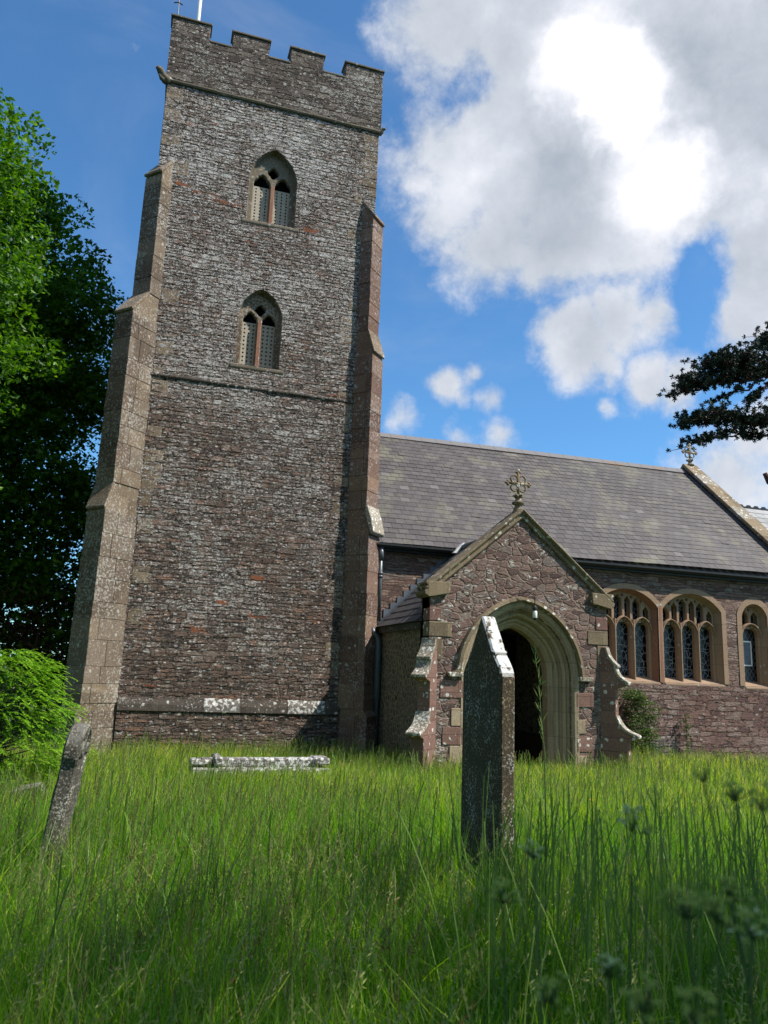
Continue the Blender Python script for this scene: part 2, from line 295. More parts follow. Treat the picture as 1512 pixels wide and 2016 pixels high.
def headstonemat(name, base, pale, rust, crust=1.0):
    mt, t = newmat(name); P = t.pos()
    n1 = t.noise(P, 7, 6, .7); n2 = t.noise(P, 70, 4, .75); n3 = t.noise(t.vm('MULTIPLY', P, (6, 6, .8)), 1.6, 5, .65, .4)
    c = t.mix(t.mr(n1, .35, .7), base, tuple(v*2.1 for v in base))
    c = t.mix(t.math('MULTIPLY', t.mr(n3, .46, .60), t.mr(n2, .34, .52)), c, pale)
    c = t.mix(t.math('MULTIPLY', t.mr(t.noise(t.vm('ADD', P, (3, 5, 1)), 5, 5, .7), .52, .68), .75), c, rust)
    c = t.mix(t.mr(t.math('ADD', n2, t.math('MULTIPLY', n1, .35)), .80, .72), c, tuple(v*.4 for v in base))
    c = t.mix(1.0, c, t.ramp(n2, [(.3, (.7,)*3), (.7, (1.3,)*3)]), 'MULTIPLY')
    # white crust on what faces the sky
    nz = t.n('ShaderNodeSeparateXYZ', {0: t.n('ShaderNodeNewGeometry', out=3)}, out=2)
    wl = t.math('MULTIPLY', t.mr(nz, .25, .4), t.mr(t.noise(P, 16, 5, .65), .40, .47))
    c = t.mix(t.math('MULTIPLY', wl, crust), c, (.60, .61, .60))
    finish(t, c, .92, t.math('ADD', n2, n1), .006, 1.0, .15)
    return mt
M['stone_a'] = headstonemat('weathered_headstone', (.19, .145, .095), (.40, .41, .38), (.26, .16, .07))
M['stone_b'] = headstonemat('grey_headstone', (.20, .185, .15), (.34, .33, .28), (.26, .22, .13), .10)

# ------------------------------------------------------------------ mesh helpers
def tag(o, label=None, cat=None, group=None, kind=None):
    if label: o['label'] = label
    if cat: o['category'] = cat
    if group: o['group'] = group
    if kind: o['kind'] = kind
    return o
def empty(name, loc=(0, 0, 0), label=None, cat=None, group=None, rz=0):
    o = bpy.data.objects.new(name, None); COL.objects.link(o); o.location = loc; o.rotation_euler[2] = rz
    o.empty_display_size = .2
    return tag(o, label, cat, group)
def npmesh(name, V, Fq, mat, parent=None, smooth=False, attrs=None):
    V = np.asarray(V, np.float32); Fq = np.asarray(Fq, np.int32); k = Fq.shape[1]
    me = bpy.data.meshes.new(name)
    me.vertices.add(len(V)); me.vertices.foreach_set('co', V.ravel())
    me.loops.add(Fq.size); me.loops.foreach_set('vertex_index', Fq.ravel())
    me.polygons.add(len(Fq)); me.polygons.foreach_set('loop_start', np.arange(0, Fq.size, k, dtype=np.int32))
    me.polygons.foreach_set('use_smooth', np.full(len(Fq), smooth, bool))
    me.update(calc_edges=True)
    for an, dat in (attrs or {}).items():
        a = me.attributes.new(an, 'FLOAT', 'POINT'); a.data.foreach_set('value', np.asarray(dat, np.float32))
    me.materials.append(mat)
    o = bpy.data.objects.new(name, me); COL.objects.link(o)
    if parent: o.parent = parent
    return o
class MB:
    def __init__(s): s.v = []; s.f = []; s.sm = False
    def add(s, vs_, fs): b = len(s.v); s.v += [tuple(p) for p in vs_]; s.f += [tuple(i+b for i in f) for f in fs]; return s
    def box(s, x0, x1, y0, y1, z0, z1):
        return s.add([(x0, y0, z0), (x1, y0, z0), (x1, y1, z0), (x0, y1, z0), (x0, y0, z1), (x1, y0, z1), (x1, y1, z1), (x0, y1, z1)],
                     [(0, 3, 2, 1), (4, 5, 6, 7), (0, 1, 5, 4), (1, 2, 6, 5), (2, 3, 7, 6), (3, 0, 4, 7)])
    def prism(s, poly, ax, a, b):      # poly 2D, extruded on axis ax from a to b
        n = len(poly)
        def P3(p, w): return {'x': (w, p[0], p[1]), 'y': (p[0], w, p[1]), 'z': (p[0], p[1], w)}[ax]
        s.add([P3(p, a) for p in poly]+[P3(p, b) for p in poly], [tuple(range(n)), tuple(range(2*n-1, n-1, -1))]+[(i, i+n, (i+1) % n+n, (i+1) % n) for i in range(n)])
        return s
    def tube(s, pts, rad, n=8, cap=True):
        pts = [Vector(p) for p in pts]; rr = rad if hasattr(rad, '__len__') else [rad]*len(pts); b = len(s.v)
        for i, p in enumerate(pts):
            d = (pts[min(i+1, len(pts)-1)]-pts[max(i-1, 0)]).normalized()
            a = d.cross(Vector((0, 0, 1)) if abs(d.z) < .9 else Vector((1, 0, 0))).normalized(); c = d.cross(a)
            for k in range(n):
                q = 2*PI*k/n; s.v.append(tuple(p+(a*math.cos(q)+c*math.sin(q))*rr[i]))
        for i in range(len(pts)-1):
            for k in range(n): s.f.append((b+i*n+k, b+i*n+(k+1) % n, b+(i+1)*n+(k+1) % n, b+(i+1)*n+k))
        if cap: s.f.append(tuple(b+k for k in range(n))[::-1]); s.f.append(tuple(b+(len(pts)-1)*n+k for k in range(n)))
        return s
    def lathe(s, c, prof, n=12):
        return s.tube([(c[0], c[1], c[2]+z) for z, r in prof], [max(r, .0005) for z, r in prof], n)
    def build(s, name, mat, parent=None, bevel=0, smooth=False):
        me = bpy.data.meshes.new(name); me.from_pydata(s.v, [], s.f); me.materials.append(mat)
        bm = bmesh.new(); bm.from_mesh(me); bmesh.ops.recalc_face_normals(bm, faces=bm.faces)
        if bevel: bmesh.ops.bevel(bm, geom=[e for e in bm.edges if e.calc_face_angle(0) > .5], offset=bevel, segments=1, affect='EDGES')
        bm.to_mesh(me); bm.free()
        me.polygons.foreach_set('use_smooth', [bool(smooth)]*len(me.polygons))
        o = bpy.data.objects.new(name, me); COL.objects.link(o)
        if parent: o.parent = parent
        return o
def xform(o, f):
    me = o.data; n = len(me.vertices); a = np.empty(n*3, np.float32); me.vertices.foreach_get('co', a); a = a.reshape(-1, 3)
    me.vertices.foreach_set('co', np.asarray(f(a), np.float32).ravel()); me.update(); return o
def cut(name, loops, th, y, mat, parent=None, bev=0):     # flat plate in XZ with holes, thickness th centred on y
    cu = bpy.data.curves.new(name, 'CURVE'); cu.dimensions = '2D'; cu.fill_mode = 'BOTH'; cu.extrude = th/2-bev; cu.bevel_depth = bev; cu.bevel_resolution = 0; cu.offset = -bev
    for lp in loops:
        sp = cu.splines.new('POLY'); sp.points.add(len(lp)-1); sp.use_cyclic_u = True
        for p, q in zip(sp.points, lp): p.co = (q[0], q[1], 0, 1)
    tmp = bpy.data.objects.new(name+'_c', cu); COL.objects.link(tmp)
    dg = bpy.context.evaluated_depsgraph_get(); me = bpy.data.meshes.new_from_object(tmp.evaluated_get(dg))
    bpy.data.objects.remove(tmp); bpy.data.curves.remove(cu)
    me.name = name; n = len(me.vertices); a = np.empty(n*3, np.float32); me.vertices.foreach_get('co', a); a = a.reshape(-1, 3)
    me.vertices.foreach_set('co', np.stack([a[:, 0], y-a[:, 2], a[:, 1]], 1).ravel()); me.update()
    me.materials.clear(); me.materials.append(mat); me.polygons.foreach_set('use_smooth', [False]*len(me.polygons))
    o = bpy.data.objects.new(name, me); COL.objects.link(o)
    if parent: o.parent = parent
    return o
def arch(cx, a, zs, h, n=14, off=0.0):     # pointed arch points left spring -> apex -> right spring (a = half width, h = rise)
    if h >= a:
        s_ = h*h/a; c = (s_-a)/2; r = (s_+a)/2
        r += off
        th = math.acos(min(1, c/r))
        L = [(cx+c-r*math.cos(th*i/n), zs+r*math.sin(th*i/n)) for i in range(n+1)]
    else:      # segmental
        r = (a*a+h*h)/(2*h); zc = zs+h-r; th = math.asin(a/r)
        r += off
        L = [(cx-r*math.sin(th*(1-i/n)), zc+r*math.cos(th*(1-i/n))) for i in range(n+1)]
    return L+[(2*cx-x, z) for x, z in reversed(L[:-1])]
def opening(cx, a, z0, zs, h, n=14, off=0.0):
    p = arch(cx, a, zs, h, n, off); return [(p[0][0], z0-off)]+p+[(p[-1][0], z0-off)]
def cusped(cx, a, z0, zs, h, k=.26, n=10):
    p = arch(cx, a, zs, h, n); m_ = len(p)-1; out = [(cx-a, z0)]
    for i, (x, z) in enumerate(p):
        u = i/m_; f = 1-k*(math.exp(-((u-.27)/.055)**2)+math.exp(-((u-.73)/.055)**2))
        cz = zs+h*.30
        out.append((cx+(x-cx)*f, cz+(z-cz)*f if z > zs else z))
    return out+[(cx+a, z0)]
def sweep(name, path, prof, mat, parent=None, closedprof=True, smooth=False, cap=True):   # path XZ points, prof (normal offset, y)
    n = len(path); V = []
    for i, p in enumerate(path):
        a = Vector(path[max(i-1, 0)]); b = Vector(path[min(i+1, n-1)]); p = Vector(p)
        d1 = (p-a).normalized() if i > 0 else (b-p).normalized(); d2 = (b-p).normalized() if i < n-1 else d1
        d = (d1+d2).normalized(); nrm = Vector((-d.y, d.x)); k = 1/max(.45, nrm.dot(Vector((-d1.y, d1.x))))
        for o_, y in prof: q = p+nrm*o_*k; V.append((q.x, y, q.y))
    m_ = len(prof); Fs = []
    rngm = m_ if closedprof else m_-1
    for i in range(n-1):
        for j in range(rngm): Fs.append((i*m_+j, i*m_+(j+1) % m_, (i+1)*m_+(j+1) % m_, (i+1)*m_+j))
    if closedprof and cap: Fs.append(tuple(range(m_))); Fs.append(tuple((n-1)*m_+j for j in reversed(range(m_))))
    b = MB(); b.v = V; b.f = Fs
    return b.build(name, mat, parent, smooth=smooth)
def inside(poly, X, Z):
    c = np.zeros(X.shape, bool); n = len(poly)
    for i in range(n):
        x1, z1 = poly[i]; x2, z2 = poly[(i+1) % n]
        if z1 == z2: continue
        k = ((z1 > Z) != (z2 > Z)) & (X < (x2-x1)*(Z-z1)/(z2-z1)+x1); c ^= k
    return c
def wallgrid(name, x0, x1, z0, z1, y, step, mat, parent, holes=(), keep=None):     # south-facing sheet, displaced by its material
    nx = max(2, int(round((x1-x0)/step))); nz = max(2, int(round((z1-z0)/step)))
    gx = np.linspace(x0, x1, nx+1); gz = np.linspace(z0, z1, nz+1); X, Z = np.meshgrid(gx, gz)
    V = np.stack([X, np.full_like(X, y), Z], -1).reshape(-1, 3)
    idx = np.arange((nx+1)*(nz+1)).reshape(nz+1, nx+1)
    Fq = np.stack([idx[:-1, :-1], idx[:-1, 1:], idx[1:, 1:], idx[1:, :-1]], -1)
    cx = (X[:-1, :-1]+X[1:, 1:])/2; cz = (Z[:-1, :-1]+Z[1:, 1:])/2; ok = np.ones(cx.shape, bool)
    for hpoly in holes: ok &= ~inside(hpoly, cx, cz)
    if keep: ok &= inside(keep, cx, cz)
    Fq = Fq[ok]; used = np.unique(Fq); rm = np.zeros(len(V), int); rm[used] = np.arange(len(used))
    return npmesh(name, V[used], rm[Fq], mat, parent, smooth=True)
def gz(x, y): # ground height
    y = np.clip(y, -5, 60)
    return -.025*np.clip(y, 0, 14)+.02*np.sin(x*.9+y*.5)*np.cos(y*.7)

def flatcopy(k):
    c = M[k].copy(); c.displacement_method = 'BUMP'
    c.name = M[k].name+'_flat'; return c
M['tower_f'] = flatcopy('tower'); M['parapet_f'] = flatcopy('parapet'); M['porch_f'] = flatcopy('porch'); M['nave_f'] = flatcopy('nave')

# ================================================================== CHURCH
church = empty('parish_church', (6, 16, 0), 'red and grey rubble stone church with battlemented west tower, slated nave and gabled porch', 'church')
TX0, TX1, TY, TB = -.66, 4.33, 16.0, 21.0
TW = [(1.88, .53, 11.40, 12.45, .82), (1.82, .465, 7.92, 9.05, .68)]      # belfry windows: cx, half width, sill, spring, rise
core = MB().box(TX0, TX1, TY+.5, TB, -.6, 14.4).box(TX0, -.33, TY+.02, TY+.5, -.6, 14.4).box(3.98, TX1, TY+.02, TY+.5, -.6, 14.4).box(TX0+.3, TX1-.3, TY+.3, TB-.3, 14.4, 15.1)
tower = core.build('tower', M['tower_f'], church)
wallgrid('tower_face', TX0, TX1, -.5, 14.42, TY, .016, M['tower'], tower, holes=[opening(cx, a+.02, z0, zs, h+.02) for cx, a, z0, zs, h in TW])
# parapet
PT, PO = .34, .045
MER = [(TX0-PO, .16), (.68, 1.54), (2.06, 2.87), (3.42, TX1+PO)]
par = MB()
par.box(TX0-PO, TX1+PO, TY-PO+.03, TY-PO+PT, 14.40, 15.66).box(TX0-PO, TX1+PO, TB-PT, TB+PO, 14.40, 15.66).box(TX0-PO, TX0-PO+PT, TY+PT-PO, TB-PT, 14.40, 15.66).box(TX1+PO-PT, TX1+PO, TY+PT-PO, TB-PT, 14.40, 15.66)
parapet = par.build('parapet', M['parapet_f'], tower)
wallgrid('parapet_face', TX0-PO, TX1+PO, 14.46, 15.66, TY-PO, .018, M['parapet'], tower)
def merlon(x0, x1, y0, y1):
    b = MB().box(x0, x1, y0, y1, 15.66, 16.10); b.build('merlon', M['parapet_f'], tower, bevel=.015)
    MB().box(x0-.035, x1+.035, y0-.035, y1+.035, 16.10, 16.155).build('merlon_cap', M['string'], tower, bevel=.012)
for (a, b_) in MER: merlon(a, b_, TY-PO, TY-PO+PT)
for k in range(3):
    MB().box(MER[k][1]-.003, MER[k+1][0]+.003, TY-PO-.035, TY-PO+PT+.03, 15.655, 15.71).build('crenel_cap', M['string'], tower, bevel=.012)
for k in range(1, 4):
    y0 = TY-PO+PT+k*1.23-.45
    merlon(TX0-PO, TX0-PO+PT, y0, y0+.85); merlon(TX1+PO-PT, TX1+PO, y0, y0+.85)
for (a, b_) in MER: merlon(a, b_, TB-PT+PO, TB+PO)
# string courses
def string(name, z, h, out, mat, x0=TX0, x1=TX1, seg=9):
    b = MB(); xs = [x0-out+(x1-x0+2*out)*i/seg for i in range(seg+1)]
    for i in range(seg):
        j = random.uniform(-.008, .008)
        b.prism([(TY-out+j, z+h*.55), (TY-out*.35+j, z+h), (TY+.03, z+h+.02), (TY+.03, z), (TY-out*.7+j, z), (TY-out+j, z+h*.3)], 'x', xs[i]+.002, xs[i+1]-.002)
    return b.build(name, mat, tower)
string('string_course', 14.37, .11, .085, M['string'])
string('string_course', 7.36, .11, .065, M['plinth'], x0=TX0+.36, x1=TX1-.36)
b = MB()
b.prism([(TY-.02, .86), (TY-.10, .72), (TY-.115, .60), (TY-.06, .56), (TY+.02, .56), (TY+.02, .86)], 'x', TX0+.33, TX1-.33)
b.build('plinth_moulding', M['plinth'], tower)
for x0, x1 in ((1.28, 1.98), (2.95, 3.72)):
    MB().prism([(TY-.03, .865), (TY-.11, .725), (TY-.125, .60), (TY-.05, .59), (TY-.05, .80)], 'x', x0, x1).build('lichened_plinth_stone', M['white'], tower)
wallgrid('plinth_wall', TX0+.33, TX1-.33, -.5, .58, TY-.055, .016, M['tower'], tower)
for x0, x1, z in ((-.28, .05, 11.86), (.12, .36, 11.70), (.40, .66, 11.66), (.70, .92, 11.62), (.95, 1.22, 11.60), (2.62, 3.0, 11.36), (2.0, 2.3, 3.25), (1.35, 1.6, 2.7), (2.0, 2.45, 2.45), (.9, 1.2, 2.1)):
    MB().box(x0, x1, TY-.032, TY+.05, z, z+random.uniform(.10, .17)).build('red_stone', M['redbrick'], tower, bevel=.012)
# gargoyles
for sx, x in ((-1, TX0), (1, TX1)):
    p0 = Vector((x, TY, 14.43)); d = Vector((sx*.75, -.66, 0)).normalized()
    g = MB(); s_ = 1 if sx < 0 else .55
    g.tube([p0-d*.1, p0+d*.08*s_+Vector((0, 0, -.01)), p0+d*.17*s_+Vector((0, 0, .02)), p0+d*.23*s_+Vector((0, 0, .09*s_)), p0+d*.31*s_+Vector((0, 0, .10*s_)), p0+d*.35*s_+Vector((0, 0, .07*s_))], [.10*s_, .11*s_, .085*s_, .085*s_, .06*s_, .02], 7)
    g.tube([p0+d*.10*s_+Vector((0, 0, -.06)), p0+d*.2*s_+Vector((0, 0, -.07*s_)), p0+d*.26*s_+Vector((0, 0, -.02))], [.07*s_, .05*s_, .02], 6)
    g.tube([p0+d*.24*s_+Vector((0, 0, .12*s_)), p0+d*.22*s_+Vector((0, 0, .2*s_))], [.03*s_, .008], 5)
    g.build('gargoyle', M['string'], tower, smooth=True)
# quoins: big pale squared stones up the corners of the wall face
for side in (0, 1):
    z = .9
    while z < 14.2:
        h = random.uniform(.22, .38); w = random.choice((.20, .36))*random.uniform(.85, 1.1)
        if z > 12.4: x0, x1 = ((TX0-.012, TX0+w) if side == 0 else (TX1-w, TX1+.012))
        else: x0, x1 = ((TX0+.34, TX0+.36+w*.9) if side == 0 else (TX1-.36-w*.9, TX1-.34))
        if random.random() < .45 or z > 12.4: MB().box(x0, x1, TY-.034, TY+.05, z, z+h-.012).build('quoin', M['butt' if random.random() < .7 else 'tower_f'], tower, bevel=.01)
        z += h
# diagonal buttresses
def diag(poly, hw, corner, sx, name, mat, parent, bevel=.012):
    b = MB().prism(poly, 'y', -hw, hw); o = b.build(name, mat, parent, bevel=bevel); k = math.sqrt(.5)
    def f(a):
        # local x -> along the diagonal (sx, -1), local y -> across
        return np.stack([corner[0]+k*sx*a[:, 0]+k*a[:, 1]*1.0, corner[1]-k*a[:, 0]+k*sx*a[:, 1], a[:, 2]], 1)
    xform(o, f)
    if sx < 0: o.data.flip_normals()
    return o
def stage(L0, z0, L1, z1, jit=.012, seg=8):   # slightly weathered vertical run
    return [(L0+(L1-L0)*i/seg+random.uniform(-jit, jit), z0+(z1-z0)*i/seg) for i in range(seg+1)]
for sx, cx, La in ((-1, TX0, (.70, .60, .47, .10)), (1, TX1, (.42, .35, .25, .11))):
    b0, b1, b2, b3 = La
    poly = [(-.3, -.5), (b0+.06, -.5), (b0+.06, .60), (b0-.02, .74)]+stage(b0-.03, .8, b1, 4.35)+[(b1+.02, 4.37), (b1+.02, 4.43), (b2+.02, 4.86)]
    poly += stage(b2+.02, 4.9, b2, 8.5)+[(b2+.02, 8.52), (b2+.02, 8.60), (b3+.02, 9.05)]+stage(b3, 9.1, b3, 11.95)+[(b3+.07, 11.97), (b3+.07, 12.03), (-.22, 12.45), (-.3, 12.45)]
    bo = diag([(L-.02 if L > 0 else L, z) for L, z in poly], .235, (cx, TY), sx, 'buttress', M['butt' if sx < 0 else 'butt_r'], tower)
    bb = MB()
    for (L0, z0, L1, z1) in ((b0+.06, -.5, b0+.06, .60), (b0-.03, .72, b1, 4.36), (b2+.02, 4.92, b2, 8.5), (b3, 9.1, b3, 11.95)):
        z = z0
        while z < z1-.05:
            h = min(random.uniform(.30, .52), z1-z); h = z1-z if z1-z-h < .15 else h; L = L0+(L1-L0)*(z-z0)/(z1-z0)+random.uniform(-.006, .006); w_ = .25+random.uniform(-.004, .004)
            sp_ = random.choice((0, random.uniform(-.08, .08))) if L < .2 else random.uniform(.12, max(.14, L-.18))
            if L > .25: bb.box(sp_+.004, L, -w_, w_, z+.002, z+h-.002); w_ += random.uniform(-.003, .003); bb.box(-.30, sp_-.004, -w_, w_, z+.004, z+h-.004)
            else: bb.box(-.30, L, -w_, w_, z+.004, z+h-.004)
            z += h
    me2 = bb.build('buttress', M['butt' if sx < 0 else 'butt_r'], tower, bevel=.005); kq = math.sqrt(.5)
    xform(me2, lambda a: np.stack([cx+kq*sx*a[:, 0]+kq*a[:, 1], TY-kq*a[:, 0]+kq*sx*a[:, 1], a[:, 2]], 1))
    if sx < 0: me2.data.flip_normals()
    bm = bmesh.new(); bm.from_mesh(bo.data); bm.from_mesh(me2.data); bm.to_mesh(bo.data); bm.free(); bpy.data.objects.remove(me2)
    for L0, z0, L1, z1 in ((b1, 4.40, b2, 4.90), (b2, 8.58, b3, 9.08), (b3, 11.99, -.2, 12.42)):
        diag([(L0+.02, z0-.03), (L0+.045, z0), (L0+.04, z0+.03), (L1+.01, z1+.05), (L1-.03, z1)], .256, (cx, TY), sx, 'weathering', M['butt'], tower, bevel=.006)
diag([(.40, 4.36), (.47, 4.42), (.40, 4.72), (.29, 5.02), (.24, 5.0), (.28, 4.72)], .26, (TX1, TY), 1, 'lichened_weathering', M['weather'], tower, bevel=.012)
# belfry windows
for k, (cx, a, z0, zs, h) in enumerate(TW):
    path = opening(cx, a, z0, zs, h)[1:-1]; path = [(cx-a, z0)]+path+[(cx+a, z0)]
    win = sweep('belfry_window', path, [(-.02, TY+.40), (-.02, TY+.20), (.035, TY-.006), (.10, TY-.022), (.10, TY+.05), (.05, TY+.4)], M['string'], church)
    dep = TY+.21; ai = a-.05; cxx = cx
    mul = .045; lw = (ai-mul)/2-.03
    q = []; qz = zs+h*.40; qr = .105 if k == 0 else .10
    for i in range(28):
        th = 2*PI*i/28; rr = qr*(.78+.42*abs(math.cos(2*th))**.6); q.append((cxx+rr*math.cos(th), qz+rr*1.15*math.sin(th)))
    holes = [q]
    for s_ in (-1, 1): holes.append(cusped(cxx+s_*(mul+lw+.01), lw, z0+.02, zs-.03, h*.34, .16))
    cut('tracery', [opening(cxx, a+.03, z0-.02, zs, h)]+holes, .13, dep, M['butt'] if k else M['string'], win, bev=.018)
    MB().prism([(cxx-mul, z0), (cxx+mul, z0), (cxx+mul, zs-.02), (cxx-mul, zs-.02)], 'y', dep-.10, dep-.066).build('mullion', M['redframe'], win, bevel=.012)
    for s_ in (-1, 1):
        c0 = cxx+s_*(mul+lw+.01); hl = []
        rows = 12 if k == 0 else 11; zt = zs-.02
        for r_ in range(rows):
            for c_ in range(3):
                hx = c0+(c_-1)*lw*.62; hz = z0+.10+(zt-z0-.16)*r_/(rows-1)
                hl.append([(hx+.021*math.cos(2*PI*i/8), hz+.023*math.sin(2*PI*i/8)) for i in range(8)])
        cut('louvre', [[(c0-lw, z0), (c0+lw, z0), (c0+lw, zt), (c0-lw, zt)]]+hl, .03, dep+.05, M['louvre'], win)
    MB().box(cx-a, cx+a, TY+.46, TY+.48, z0, zs+h).build('shade_panel', M['dark'], win)  # solid black sheet, painted as the shade behind the louvres
    MB().prism([(TY-.05, z0-.02), (TY+.3, z0+.08), (TY+.3, z0-.12), (TY-.02, z0-.13), (TY-.05, z0-.08)], 'x', cx-a-.12, cx+a+.12).build('sill', M['string'], win, bevel=.01)

# ---------------------------------------------------------------- nave
NY = 16.1; NX1 = 16.35
SEGW = [(11.10, .87, 1.52, 3.28, .42, 3, 'redframe'), (12.97, .87, 1.52, 3.28, .42, 3, 'tanred'), (14.86, .40, 1.50, 3.20, .36, 1, 'tanred')]
nave = MB().box(TX1, NX1, NY+.6, NY+8, -.5, 4.2).box(TX1-.3, 9.9, NY+.03, NY+.6, -.5, 4.2).box(15.45, NX1+.6, NY+.03, NY+.6, -.5, 4.2).build('nave_wall', M['nave_f'], church)
hs = [opening(c, a+.01, z0, zs, h) for c, a, z0, zs, h, *_ in SEGW]
wallgrid('nave_face', TX1-.05, NX1+.5, 1.46, 4.22, NY, .018, M['nave'], nave, holes=hs)
wallgrid('nave_footing', 4.9, NX1+.5, -.5, 1.46, NY-.02, .018, M['nave_low'], nave)
def segz(c, a, zs, h, x):
    r = (a*a+h*h)/(2*h); return zs+h-r+math.sqrt(max(0, r*r-(x-c)**2))
for wi, (c, a, z0, zs, h, nl, fm) in enumerate(SEGW):
    p = arch(c, a, zs, h, 12); path = [(c-a, z0)]+p+[(c+a, z0)]
    bw = .13 if wi < 2 else .15
    win = sweep('nave_window', path, [(-.10, NY+.24), (-.10, NY+.22), (0, NY+.01), (0, NY-.03), (bw, NY-.03), (bw, NY+.04), (0, NY+.3)] if wi else
                [(-.10, NY+.24), (-.10, NY+.22), (0, NY+.01), (0, NY-.027), (bw, NY-.027), (bw, NY+.04), (0, NY+.3)], M[fm], church)
    if wi == 0: sweep('arch_band', p, [(.002, NY-.034), (bw+.002, NY-.034), (bw+.002, NY), (.002, NY)], M['tanred'], win)
    ai = a-.09; pit = 2*ai/nl; yd = NY+.24; Z0 = z0+.03
    holes = []
    for i in range(nl):
        lc = c-ai+pit*(i+.5); lw = pit/2-.05
        ap = zs-.28 if nl == 3 else zs-.18
        holes.append(cusped(lc, lw, Z0, ap-.27, .28, .24))
        for s_ in (-1, 1):
            ux = lc+s_*pit/4; uw = pit/4-.028
            top = min(segz(c, a, zs, h, ux-.06), segz(c, a, zs, h, ux+.06))-.10
            zb = ap-.02 if nl == 3 else ap-.02
            holes.append(cusped(ux, uw, zb-.05, top-.16, .15, .22, 8))
            # spandrel slits
    for i in range(1, nl*2):
        sx_ = c-ai+pit*i/2; tz = segz(c, a, zs, h, sx_)
        holes.append([(sx_-.035, tz-.13), (sx_, tz-.17), (sx_+.035, tz-.13), (sx_, tz-.105)])
    cut('tracery', [opening(c, a-.06, z0-.02, zs-.03, h)]+holes, .15, yd, M['tanred'], win, bev=.022)
    for i in range(1, nl):
        mx = c-ai+pit*i
        MB().prism([(mx-.045, yd-.06), (mx-.012, yd-.16), (mx+.012, yd-.16), (mx+.045, yd-.06)], 'z', z0-.02, zs-.30).build('mullion', M['tanred'], win)
    for i in range(nl):      # hood rolls over each light
        lc = c-ai+pit*(i+.5); ap = zs-.28 if nl == 3 else zs-.18
        pa = arch(lc, pit/2-.02, ap-.27, .31, 8)
        sweep('light_head', pa, [(-.012, yd-.06), (0, yd-.15), (.018, yd-.15), (.03, yd-.06)], M['tanred'], win)
    MB().box(c-a, c+a, NY+.34, NY+.36, z0, zs+h).build('glass', M['glass' if wi < 2 else 'dglass'], win)
    MB().prism([(NY-.05, z0-.03), (NY+.34, z0+.12), (NY+.34, z0-.1), (NY-.03, z0-.1), (NY-.05, z0-.07)], 'x', c-a+(.0 if wi else 0), c+a).build('sill', M['tanred'], win, bevel=.006)
MB().box(12.0, 12.07, NY-.031, NY+.1, 1.5, 3.34).build('window_pier', M['redframe'], nave)
# opened casement in the single-light window
cs = MB()
for q in ((14.60, 14.625, 2.02, 2.62), (14.975, 15.0, 2.02, 2.62), (14.60, 15.0, 2.60, 2.635), (14.60, 15.0, 2.0, 2.03)): cs.box(q[0], q[1], NY+.29, NY+.31, q[2], q[3])
cs.build('casement_frame', M['whitepaint'], nave)
MB().box(14.62, 14.98, NY+.305, NY+.309, 2.03, 2.6).build('casement_pane', M['lead'], nave)

# ---------------------------------------------------------------- slate roofs
def slateroof(name, P0, U, S, nu, ns, wid, expo, mat, parent, clip=None, jit=.006):
    # P0 eave corner, U unit vector along the eave, S unit vector up the slope; slates laid as thin lapped plates
    P0, U, S = Vector(P0), Vector(U), Vector(S); Nn = U.cross(S).normalized()
    V = []; Fs = []
    for r_ in range(ns):
        off = (r_ % 2)*wid/2
        for c_ in range(nu+1):
            u0 = c_*wid-off; u1 = u0+wid-.007; u0 = max(u0, 0); u1 = min(u1, nu*wid)
            if u1-u0 < .03: continue
            v0 = r_*expo+random.uniform(-jit, jit); v1 = min((r_+2)*expo, ns*expo+.02)
            if clip and not clip(u0, u1, v0): continue
            lift = .007+random.uniform(0, .002)+(.01 if random.random() < .01 else 0); tw = random.uniform(-.0012, .0012); sag = Nn*(.014*math.sin(u0*.9+v0*.7)*math.sin(v0*1.1))
            q = [sag+p for p in (P0+U*u0+S*v0+Nn*(lift+tw+.003), P0+U*u1+S*v0+Nn*(lift-tw+.003), P0+U*u1+S*v1-Nn*.006, P0+U*u0+S*v1-Nn*.006)]
            b = len(V); V += q+[x-Nn*.004 for x in q]
            Fs += [(b, b+1, b+2, b+3), (b, b+4, b+5, b+1), (b+1, b+5, b+6, b+2), (b+3, b+7, b+4, b), (b+4, b+7, b+6, b+5)]
    return npmesh(name, V, Fs, mat, parent)
EZ, EY, RZ, RY = 4.27, 15.92, 8.08, 20.1
RX0, RX1 = TX1+.0, 16.12
S = Vector((0, RY-EY, RZ-EZ)).normalized(); slen = math.hypot(RY-EY, RZ-EZ)
U = Vector((1, 0, .010)).normalized()
base = MB().add([(RX0, EY+.02, EZ-.03), (RX1, EY+.02, EZ-.03), (RX1, RY, RZ+.06), (RX0, RY, RZ-.04), (RX0, 2*RY-EY, EZ-.1), (RX1, 2*RY-EY, EZ-.1)], [(0, 1, 2, 3), (3, 2, 5, 4), (0, 3, 4), (1, 5, 2), (0, 4, 5, 1)])
roof = base.build('nave_roof', M['slate'], church)
slateroof('slates', (RX0, EY, EZ), U, S, 48, 27, .246, slen/27, M['slate'], roof)
x = RX0
while x < RX1-.1:
    w = .46; zz = RZ+(x-RX0)*.010
    MB().prism([(RY-.16, zz-.10), (RY-.03, zz+.055), (RY+.03, zz+.055), (RY+.16, zz-.10)], 'x', x+.004, min(x+w, RX1)).build('ridge_tile', M['ridge'], roof); x += w
MB().prism([(EY-.10, EZ-.02), (EY-.10, EZ-.06), (EY-.05, EZ-.11), (EY+.02, EZ-.11), (EY+.05, EZ-.05), (EY+.03, EZ-.02)], 'x', RX0+.3, NX1+1.5).build('gutter', M['gutter'], roof)
